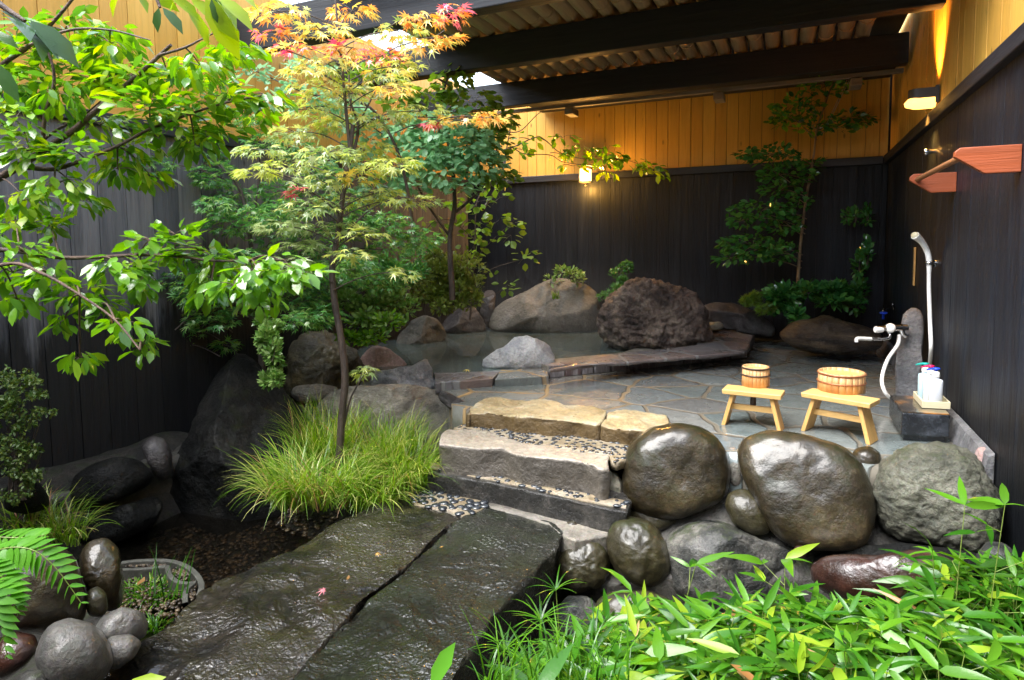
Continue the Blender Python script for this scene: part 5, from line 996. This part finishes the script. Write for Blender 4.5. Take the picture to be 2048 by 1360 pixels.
plant('climbing_shrub', 'arching blue-green sprays with small round leaflets in front of the left cedar boards', 'shrub', tuple(dep(830, 480, 5.4)), [([(830, 480), (815, 380), (790, 290), (740, 215), (680, 200), (610, 185), (540, 155), (440, 108)], 5.4, 4.5, .016, .003), ([(740, 215), (680, 170), (620, 132), (570, 120)], 4.7, 4.5, .006, .002), ([(740, 215), (650, 215), (540, 225)], 4.7, 4.5, .006, .002)], pads, T_oval(.3, .08), .05, ['l_vine'], droop=.2, flat=.4, sub=3)
pads = [(cx, cy, rx, ry, d_, int(rx*ry/1500*125)+14, [s_], None) for cx, cy, rx, ry, d_, s_ in ((850, 260, 42, 32, 5.6, 0), (905, 285, 60, 36, 5.5, 0), (960, 330, 48, 30, 5.4, 0), (885, 335, 50, 34, 5.4, 0), (925, 370, 34, 14, 5.4, 0), (840, 310, 40, 40, 5.6, 0), (985, 290, 36, 36, 5.7, 1), (1000, 240, 30, 20, 5.8, 1), (950, 205, 44, 26, 5.8, 1), (900, 165, 36, 34, 5.8, 1), (925, 130, 26, 20, 5.8, 1), (860, 195, 40, 24, 5.8, 1), (800, 250, 36, 30, 5.6, 0), (985, 345, 30, 24, 5.6, 1), (1010, 355, 22, 16, 5.6, 1), (960, 265, 40, 26, 5.8, 1), (800, 200, 36, 30, 5.8, 1), (790, 330, 36, 30, 5.6, 0), (700, 230, 45, 30, 5.6, 0), (680, 320, 45, 30, 5.6, 0), (740, 280, 45, 30, 5.7, 0), (830, 360, 45, 24, 5.6, 0), (760, 380, 45, 26, 5.7, 0), (900, 240, 50, 26, 5.6, 0), (860, 300, 50, 30, 5.4, 0), (950, 290, 46, 30, 5.4, 0), (720, 160, 45, 28, 5.8, 1), (780, 130, 40, 26, 5.8, 1))]
plant('climbing_vine', 'dense climber with rounded blue-green leaves hanging at the left end of the beams', 'vine', tuple(dep(905, 600, 5.9)), [([(905, 600), (900, 480), (910, 400), (900, 300), (880, 220), (900, 140)], 5.9, 5.8, .03, .01), ([(905, 430), (960, 380), (985, 330), (1000, 270)], 5.9, 5.7, .016, .006), ([(905, 480), (850, 400), (800, 300), (740, 250)], 5.9, 5.7, .014, .005), ([(900, 170), (870, 150), (845, 95)], 5.8, 5.8, .012, .006)], pads, T_oval(.3, .1), .085, ['l_vine', 'l_ivy'], droop=.55, flat=.4, sub=4)
dB = 7.1
pads = [(cx, cy, rx, ry, dB, n_, [0], (cx-15, cy+15, dB)) for cx, cy, rx, ry, n_ in ((960, 402, 26, 12, 14), (998, 440, 30, 14, 16), (960, 452, 22, 18, 14), (1022, 470, 22, 12, 12), (1030, 445, 16, 8, 8), (940, 500, 26, 16, 16), (1052, 513, 22, 14, 14), (1012, 572, 18, 12, 12), (905, 402, 24, 14, 12), (870, 442, 30, 16, 16), (850, 490, 30, 14, 14), (940, 440, 26, 14, 12), (950, 530, 22, 14, 12), (975, 545, 20, 10, 8), (1000, 395, 18, 10, 8), (905, 470, 24, 14, 12), (960, 480, 20, 12, 8), (880, 400, 26, 16, 14), (985, 370, 22, 10, 10))]
plant('broadleaf_shrub', 'loose shrub with scattered yellow-green broad leaves against the corner of the black wall', 'shrub', tuple(dep(940, 640, dB)), [([(940, 640), (945, 560), (950, 480), (955, 400), (985, 370)], dB, dB, .014, .004), ([(945, 560), (990, 535), (1040, 520), (1055, 512)], dB, dB, .005, .002), ([(948, 520), (985, 480), (1030, 440)], dB, dB, .005, .002), ([(945, 600), (985, 590), (1012, 574)], dB, dB, .005, .002), ([(950, 480), (900, 440), (860, 450)], dB, dB, .006, .002)], pads, T_oval(.34, .12), .10, ['l_ivy'], droop=.5, flat=.6, sub=2)
dL = 7.3
pads = [(cx, cy, rx, ry, dL, n_, s_, (cx-20, cy-2, dL)) for cx, cy, rx, ry, n_, s_ in ((1058, 278, 22, 14, 14, [0]), (1125, 275, 24, 12, 14, [0]), (1120, 308, 22, 12, 14, [0, 1]), (1155, 302, 36, 14, 26, [0, 1]), (1205, 315, 42, 15, 36, [0]), (1250, 322, 44, 14, 36, [0]), (1295, 338, 34, 11, 26, [0, 1]), (1215, 300, 26, 10, 14, [0]), (1145, 332, 24, 10, 12, [1]), (1325, 348, 16, 8, 8, [0]), (1045, 300, 14, 10, 8, [0]), (1215, 345, 26, 6, 10, [1]))]
plant('overhanging_branch', 'thin branch with yellow-green leaves reaching out above the back lantern', 'branch', tuple(dep(965, 420, 7.2)), [([(965, 420), (985, 390), (1003, 350), (1012, 320)], 7.2, dL, .016, .010), ([(1005, 300), (1025, 295), (1070, 275), (1090, 280), (1120, 305), (1170, 318), (1250, 320), (1330, 348)], dL, dL, .008, .002), ([(1025, 295), (1050, 308), (1100, 310), (1130, 325), (1200, 332), (1270, 345)], dL, dL, .006, .002), ([(1003, 350), (1020, 260), (1022, 230)], dL, dL, .010, .004), ([(1003, 262), (1040, 262), (1080, 225), (1140, 195)], dL, dL, .007, .003)], pads, T_oval(.26, .15), .10, ['l_near', 'l_bright'], droop=.6, flat=.5, sub=3)
def bush(name, lab, pads_, mats, size, T=SM, d0=None, stem=None, droop=-.1):
    c = pads_[0]; e_ = empty(name, tuple(dep(c[0], c[1]+c[3], c[4])), lab, 'shrub'); L_ = Acc(); A = Acc()
    sub_ = []
    for cx, cy, rx, ry, d_, n_, sl_ in pads_:
        k = max(2, int(n_/70))
        for _ in range(k): a = random.uniform(0, 6.28); q_ = random.random()**.5; sub_.append((cx+rx*.85*q_*math.cos(a), cy+ry*.85*q_*math.sin(a), max(9, rx*random.uniform(.25, .5)), max(8, ry*random.uniform(.25, .5)), d_+random.uniform(-.12, .12), int(n_*1.5/k)+6, sl_))
    for cx, cy, rx, ry, d_, n_, sl_ in sub_:
        P = pad(n_, cx, cy, rx, ry, d_, rx/1250*d_*.9, 0.); cc = dep(cx, cy+ry*.4, d_); D = nz(P-cc)+rnd(n_, .5); D[:, 2] -= droop
        leaves(L_, T, P, D, np.array([0, 0, 1])+rnd(n_, .6), size*RNG.uniform(.7, 1.3, n_), np.array([sl_[i] for i in RNG.integers(0, len(sl_), n_)]))
        for k in range(3): twig(A, dep(cx, cy+ry, d_), P[RNG.integers(0, n_)], .005, .002, .02)
    A.build('stem', M['bark'], e_); L_.build('crown', [M[m_] for m_ in mats], e_); return e_
bush('round_shrub', 'rounded olive-green shrub with tiny leaves overhanging the back left of the pool', [(905, 565, 60, 50, 6.3, 1500, [0]), (860, 560, 45, 40, 6.3, 800, [0]), (935, 585, 32, 30, 6.2, 500, [0]), (880, 520, 38, 20, 6.4, 350, [0]), (870, 600, 50, 25, 6.2, 500, [0])], ['l_box'], .045)
bush('low_shrub', 'variegated small-leaved shrub behind the maple trunk, at the left of the pool', [(755, 655, 55, 26, 4.9, 420, [0, 1]), (720, 610, 55, 34, 5.0, 520, [0]), (780, 600, 55, 40, 5.2, 600, [0]), (680, 560, 60, 40, 5.2, 600, [0]), (660, 620, 40, 30, 4.9, 330, [0, 1]), (740, 545, 60, 40, 5.4, 500, [2]), (800, 540, 50, 40, 5.6, 500, [2]), (720, 680, 45, 14, 4.8, 180, [1])], ['l_cream', 'l_near', 'l_dark'], .05, T_oval(.22, .05))
bush('low_shrub', 'dark narrow shrub behind the peak of the black pointed rock', [(535, 690, 28, 45, 4.3, 420, [0]), (545, 745, 20, 30, 4.2, 220, [0]), (520, 650, 30, 25, 4.4, 200, [0]), (500, 610, 40, 30, 4.8, 250, [0])], ['l_cream'], .045, T_oval(.22, .05))
# plants on the rocks at the back
dW = 7.9
bush('seedling', 'small leafy seedling growing on top of the flat-faced pool rock', [(1125, 545, 32, 20, dW, 110, [0]), (1160, 555, 20, 10, dW, 40, [0]), (1105, 560, 14, 8, dW, 25, [0])], ['l_cream'], .06, T_oval(.2, .05))
bush('seedling', 'small feathery green seedling between the flat-faced rock and the lava boulder', [(1240, 560, 28, 14, 7.5, 90, [0]), (1262, 535, 18, 16, 7.5, 60, [0]), (1232, 540, 12, 10, 7.5, 30, [0]), (1220, 590, 22, 8, 7.4, 50, [0]), (1245, 575, 24, 8, 7.4, 50, [0])], ['l_dark'], .075, MAP)
A = Acc(); B = np.array([dep(1113+random.uniform(-8, 8), 598, 7.45) for i in range(26)]); blades(A, B, RNG.uniform(0, 6.3, 26), RNG.uniform(.08, .16, 26), .1, RNG.uniform(.6, 1.5, 26), .007, 0, 5); tag(A.build('grass_tuft', M['l_near']), 'little tuft of grass on the face of the flat-faced pool rock', 'grass')

# camellia at the back right
dC = depth_of(ony(1600, 500, 7.35))
cp = [(1648, 165, 52, 26, 80), (1595, 215, 50, 22, 75), (1565, 240, 30, 12, 30), (1625, 250, 40, 14, 40), (1700, 235, 38, 16, 40), (1735, 240, 18, 8, 12), (1680, 255, 30, 10, 22), (1545, 312, 52, 22, 85), (1500, 310, 26, 12, 25), (1575, 350, 55, 20, 85), (1560, 380, 40, 14, 40),
      (1525, 420, 62, 18, 100), (1480, 440, 28, 12, 30), (1560, 450, 44, 16, 60), (1505, 492, 66, 22, 130), (1465, 518, 36, 9, 35), (1555, 505, 40, 22, 70), (1600, 400, 26, 14, 26), (1625, 330, 26, 12, 20), (1690, 160, 34, 12, 30)]
pads = [(cx, cy, rx, ry, dC+random.uniform(-.15, .15), n_, [0] if cy > 260 else [0, 1], (1597+(570-cy)*.11 if cy < 560 else 1597, cy+18, dC)) for cx, cy, rx, ry, n_ in [(*q_[:4], int(q_[4]*2.0)) for q_ in cp]]
plant('camellia_tree', 'slender camellia with glossy dark leaves standing before the black back wall', 'tree', tuple(dep(1594, 660, dC)), [([(1594, 660), (1596, 560), (1602, 480), (1612, 400), (1626, 320), (1634, 260), (1650, 210), (1672, 160), (1722, 134)], dC, dC, .018, .004), ([(1634, 280), (1590, 240), (1555, 225)], dC, dC, .006, .002), ([(1634, 262), (1680, 240), (1740, 235)], dC, dC, .006, .002), ([(1612, 390), (1560, 350), (1500, 315)], dC, dC, .006, .002), ([(1604, 470), (1540, 430), (1470, 445)], dC, dC, .006, .002), ([(1600, 520), (1540, 495), (1440, 522)], dC, dC, .006, .002)], pads, T_oval(.26, .1), .078, ['l_cam', 'l_near'], droop=.2, flat=.6, bark='barkpale', sub=5)
bush('camellia_shrub', 'low dark glossy shrub above the ribbed brown rock', [(1620, 600, 75, 30, dC-.1, 500, [0]), (1570, 610, 40, 28, dC-.1, 220, [0]), (1650, 580, 45, 18, dC, 180, [0]), (1600, 640, 30, 14, dC-.3, 80, [0])], ['l_cam'], .085, T_oval(.24, .1))
bush('fern_shrub', 'small yellow-green shrub at the left foot of the camellia', [(1502, 590, 26, 26, dC-.1, 170, [0]), (1530, 610, 22, 18, dC-.1, 90, [0])], ['l_ivy'], .075, MAP)
bush('climbing_plant', 'thin climber with small dark leaves in the right back corner', [(1728, 500, 20, 60, dC, 150, [0]), (1720, 590, 32, 45, dC, 190, [0]), (1735, 420, 10, 40, dC, 50, [0]), (1700, 440, 24, 40, dC, 60, [0])], ['l_cam'], .06, T_oval(.24, .1))
st_e = empty('tie_string', tuple(dep(1713, 140, dC)), 'doubled white string tying the camellia stem up to the beam', 'string')
A = Acc(); tube(A, [dep(1714, 128, dC+.1), dep(1655, 250, dC-.02)], [.004], 5); tube(A, [dep(1705, 136, dC+.1), dep(1652, 250, dC-.02)], [.003], 5); tube(A, [dep(1640, 256, dC-.02), dep(1656, 250, dC-.03)], [.008, .006], 6); tube(A, [dep(1697, 165, dC+.05), dep(1710, 170, dC+.05)], [.012, .006], 6); A.build('cord', M['string'], st_e)

# ------------------------------------------------------------------ ferns
def fern(name, lab, fronds):
    e_ = empty(name, tuple(dep(*fronds[0][0][0], fronds[0][1])), lab, 'fern'); L_ = Acc(); A = Acc()
    for pts, d_, ln_ in fronds:
        P = smooth_path(pxpath(pts, d_), 4); tube(A, P, [.0025, .001], 5); T = nz(np.gradient(P, axis=0)); n_ = len(P); tt = np.linspace(0, 1, n_); w_ = np.sin((tt*.85+.12)*math.pi)**.7
        up = nz(np.array([0, -.8, 1.])); side = nz(np.cross(T, up))
        for s_ in (-1, 1): leaves(L_, T_lance(.19, .2), P, side*s_+T*.45+np.array([0, 0, -.25]), up+rnd(n_, .15), ln_*w_+.01)
    A.build('stem', M['stemg'], e_); L_.build('frond', M['l_fern'], e_)
fern('fern', 'bright green fern frond drooping over the large dark brown stone', [([(-30, 1110), (20, 1095), (70, 1102), (115, 1140), (162, 1205)], 1.75, .055), ([(-40, 1070), (10, 1075), (60, 1075), (90, 1070)], 1.8, .045), ([(-40, 1120), (-10, 1140), (20, 1175), (38, 1225)], 1.7, .05), ([(-40, 1100), (0, 1110), (30, 1135)], 1.75, .045)])
fern('fern', 'lower fern frond hanging down the left edge', [([(-60, 1180), (-20, 1190), (0, 1240), (14, 1310)], 1.6, .05), ([(-50, 1160), (0, 1180), (30, 1210)], 1.65, .05)])

# ------------------------------------------------------------------ dwarf bamboo and sedges in front
BT = [T_lance(.11, .28), T_lance(.085, .12), T_lance(.10, .45), T_lance(.13, .2), T_lance(.07, .6)]
def stalk(Lf, St, tip, zg=-.75, n_=5, size=.13, mi=0):
    tip = np.array(tip); base = tip+np.array([random.uniform(-.12, .12), random.uniform(-.1, .12), 0]); base[2] = zg; H = tip[2]-zg; t = np.linspace(0, 1, 7)[:, None]
    P = base+(tip-base)*np.concatenate([t**1.5, t**1.5, t], 1); tube(St, P, [.003, .0012], 5, cap=False)
    for k in range(n_):
        f = 1-k*.13*random.uniform(.6, 1.1); q = base+(tip-base)*np.array([f**1.5, f**1.5, f]); a = random.uniform(0, 6.28); L_ = random.uniform(.04, .10)*(k > 0)
        q2 = q+np.array([math.cos(a), math.sin(a), .5])*L_
        if k: tube(St, [q, q2], [.0016, .001], 4, cap=False)
        m_ = random.choice((2, 3, 3, 4)); az_ = a+np.linspace(-1.3, 1.3, m_)+RNG.normal(0, .3, m_)
        D = np.stack([np.cos(az_), np.sin(az_), RNG.uniform(-.1, .75, m_)], -1); leaves(Lf, random.choice(BT), np.repeat([q2], m_, 0), D, np.array([0, -.2, 1])+rnd(m_, .35), size*RNG.uniform(.5, 1.3, m_), np.where(RNG.random(m_) < .1, 1, np.where(RNG.random(m_) < .012, 2, mi)))
xs_, ys_ = [960, 1060, 1150, 1230, 1330, 1390, 1450, 1520, 1570, 1640, 1740, 1830, 1890, 1950, 2010, 2060], [1400, 1330, 1260, 1200, 1215, 1175, 1185, 1175, 1150, 1185, 1185, 1155, 1120, 1085, 1090, 1100]
Lf, St = Acc(), Acc()
for i in range(320):
    x = random.uniform(980, 2150); y0 = np.interp(x, xs_, ys_)+22; y = y0+abs(random.gauss(0, 1))*90+5; d_ = max(1.15, 2.35-(y-1150)/330*1.0+random.uniform(-.12, .12))
    if y > 1500: y = random.uniform(y0, 1450)
    stalk(Lf, St, dep(x, y, d_), size=.118)
e_ = empty('dwarf_bamboo', tuple(dep(1600, 1400, 1.7)), 'dense bed of wet bright green dwarf bamboo filling the bottom right in front of the stones', 'ground cover'); e_['kind'] = 'stuff'
o = Lf.build('foliage', [M['l_bam'], M['l_bamy'], M['l_dry']], e_); o['kind'] = 'stuff'; o = St.build('culms', M['stemg'], e_); o['kind'] = 'stuff'
for px, py, d_, lab, n_ in ((1392, 1128, 2.3, 'dwarf bamboo stalk standing up alone before the speckled stone', 5), (1570, 1118, 2.3, 'dwarf bamboo stalk rising before the left part of the dark red stone', 4), (1930, 1010, 2.2, 'tall dwarf bamboo stalk reaching up before the big grey-green boulder', 7), (2010, 1010, 2.2, 'tallest dwarf bamboo stalk at the right edge before the black wall', 8), (1865, 1105, 2.2, 'dwarf bamboo stalk standing before the right part of the dark red stone', 4), (1265, 1185, 2.3, 'dwarf bamboo stalk before the low brown stone by the bridge', 4)):
    e_ = empty('bamboo_stalk', tuple(dep(px, py+300, d_)), lab, 'bamboo'); a_, b_ = Acc(), Acc(); stalk(a_, b_, dep(px, py, d_), n_=n_, size=.14); a_.build('foliage', [M['l_bam'], M['l_bamy'], M['l_dry']], e_); b_.build('culm', M['stemg'], e_)
# umbrella sedges beside the bridge
for px, py, d_, lab, L0, n_ in ((1112, 1180, 2.3, 'umbrella sedge with a whorl of thin leaves beside the round moss-topped stone', .13, 10), (1082, 1240, 2.0, 'umbrella sedge whorl over the edge of the right bridge slab', .12, 18), (1010, 1300, 1.8, 'umbrella sedge whorl at the bottom left of the bamboo bed', .12, 18), (1130, 1300, 1.8, 'umbrella sedge whorl in the middle of the bottom sedge group', .13, 20), (1060, 1345, 1.7, 'umbrella sedge whorl lowest at the bottom edge', .12, 20), (1190, 1270, 1.9, 'umbrella sedge whorl touching the dwarf bamboo bed', .12, 16)):
    e_ = empty('umbrella_sedge', tuple(dep(px, py, d_)*[1, 1, 0]+[0, 0, -.75]), lab, 'sedge'); A = Acc(); q = dep(px, py, d_); tube(A, [q*[1, 1, 0]+[.02, .03, -.75], q*[1, 1, .5]+[.01, 0, -.2], q], [.003, .002], 5); A.build('stem', M['stemg'], e_)
    A = Acc(); a = np.linspace(0, 6.28, n_, endpoint=False)+RNG.normal(0, .15, n_); blades(A, np.repeat([q], n_, 0), a, L0*RNG.uniform(.8, 1.2, n_), RNG.uniform(.7, 1.2, n_), RNG.uniform(1.5, 2.2, n_), .006, 0, 5); A.build('whorl', M['l_bam'], e_)
A = Acc(); n_ = 260; B = np.array([dep(random.uniform(960, 1260), random.uniform(1330, 1480), random.uniform(1.4, 1.9)) for i in range(n_)]); blades(A, B, RNG.uniform(0, 6.3, n_), RNG.uniform(.08, .2, n_), .2, RNG.uniform(.8, 2, n_), .005, 0, 6)
tag(A.build('fine_grass', M['l_bam'], smooth=True), 'mass of fine bright grass at the bottom centre under the umbrella sedges', 'grass', kind='stuff')
# single broad leaves at the bottom edge
for (a, b, dd, lab, mt_) in (((860, 1375), (908, 1285), 1.1, 'upright broad leaf at the bottom edge over the right bridge slab', 'l_fern'), ((235, 1385), (330, 1352), 1.0, 'bright lime leaf cut by the bottom edge over the left bridge slab', 'l_bright')):
    A = Acc(); p0, p1_ = dep(*a, dd), dep(*b, dd); leaves(A, T_oval(.17, .05), [p0], [p1_-p0], [np.array([.2, -.6, 1])], [np.linalg.norm(p1_-p0)]); tube(A, [p0, p0-[0, .02, .5]], [.002, .003], 5); tag(A.build('broad_leaf', M[mt_]), lab, 'leaf')
# fallen leaves
for px, py, z, mt_, sz, lab in ((650, 1185, -.330, 'l_red', .07, 'largest red maple leaf fallen on the left bridge slab'), (752, 1112, -.330, 'l_or', .05, 'orange maple leaf fallen in the middle of the left bridge slab'), (885, 1098, -.335, 'l_or', .03, 'small orange leaf scrap on the right bridge slab'), (695, 1165, -.330, 'l_dry', .035, 'brown leaf scrap beside the red one on the left bridge slab'), (935, 742, .09, 'l_ye', .10, 'yellow maple leaf standing on the flat pool edge'),
                                (603, 870, -.28, 'l_dry', .08, 'orange fallen leaf in the rill beside the black pointed rock'), (275, 1175, -.56, 'l_dry', .07, 'brown fallen leaf on the grass inside the planter'), (335, 1165, -.57, 'l_or', .05, 'orange fallen leaf against the inner planter band')):
    q = onz(px, py, z); A = Acc(); leaves(A, MAP if mt_ != 'l_dry' else T_oval(.2, -.1), [q+[0, 0, .012]], [[random.uniform(-1, 1), random.uniform(-1, 1), .0]], [[random.uniform(-.2, .2), -.1, 1]], [sz]); tag(A.build('fallen_leaf', M[mt_]), lab, 'leaf', 'fallen leaves')

# thin steam hanging over the hot pool
A = Acc(); box(A, -4.15, -.6, 5.3, 7.8, .07, .95); o = A.build('steam', [bpy.data.materials.new('steam')], smooth=False); m = o.data.materials[0]; m.use_nodes = True; nt = m.node_tree; nt.nodes.remove(nt.nodes['Principled BSDF'])
tc = nd(nt, 'ShaderNodeNewGeometry'); z_ = nd(nt, 'ShaderNodeSeparateXYZ', {0: tc.outputs['Position']}).outputs
hz = nd(nt, 'ShaderNodeMapRange', {0: z_[2], 1: .07, 2: .95, 3: 1., 4: 0.}).outputs[0]; yy = nd(nt, 'ShaderNodeMapRange', {0: z_[1], 1: 5.3, 2: 6.6, 3: 0., 4: 1.}).outputs[0]; xx = nd(nt, 'ShaderNodeMapRange', {0: z_[0], 1: -.6, 2: -1.8, 3: 0., 4: 1.}).outputs[0]
nn = ramp(nt, tnoise(nt, tc.outputs['Position'], 1.6, 3, .5), [(.4, grey(.1)), (.65, grey(1))])
d1 = nd(nt, 'ShaderNodeMath', {0: hz, 1: yy}, operation='MULTIPLY').outputs[0]; d2 = nd(nt, 'ShaderNodeMath', {0: d1, 1: nn}, operation='MULTIPLY').outputs[0]; d3 = nd(nt, 'ShaderNodeMath', {0: d2, 1: xx}, operation='MULTIPLY').outputs[0]; d4 = nd(nt, 'ShaderNodeMath', {0: d3, 1: .12}, operation='MULTIPLY').outputs[0]
vol = nd(nt, 'ShaderNodeVolumePrincipled', {'Color': (.9, .95, 1, 1), 'Density': d4}); nt.links.new(vol.outputs[0], nt.nodes['Material Output'].inputs['Volume'])
tag(o, 'thin white steam drifting over the back of the hot pool', 'steam', kind='stuff')
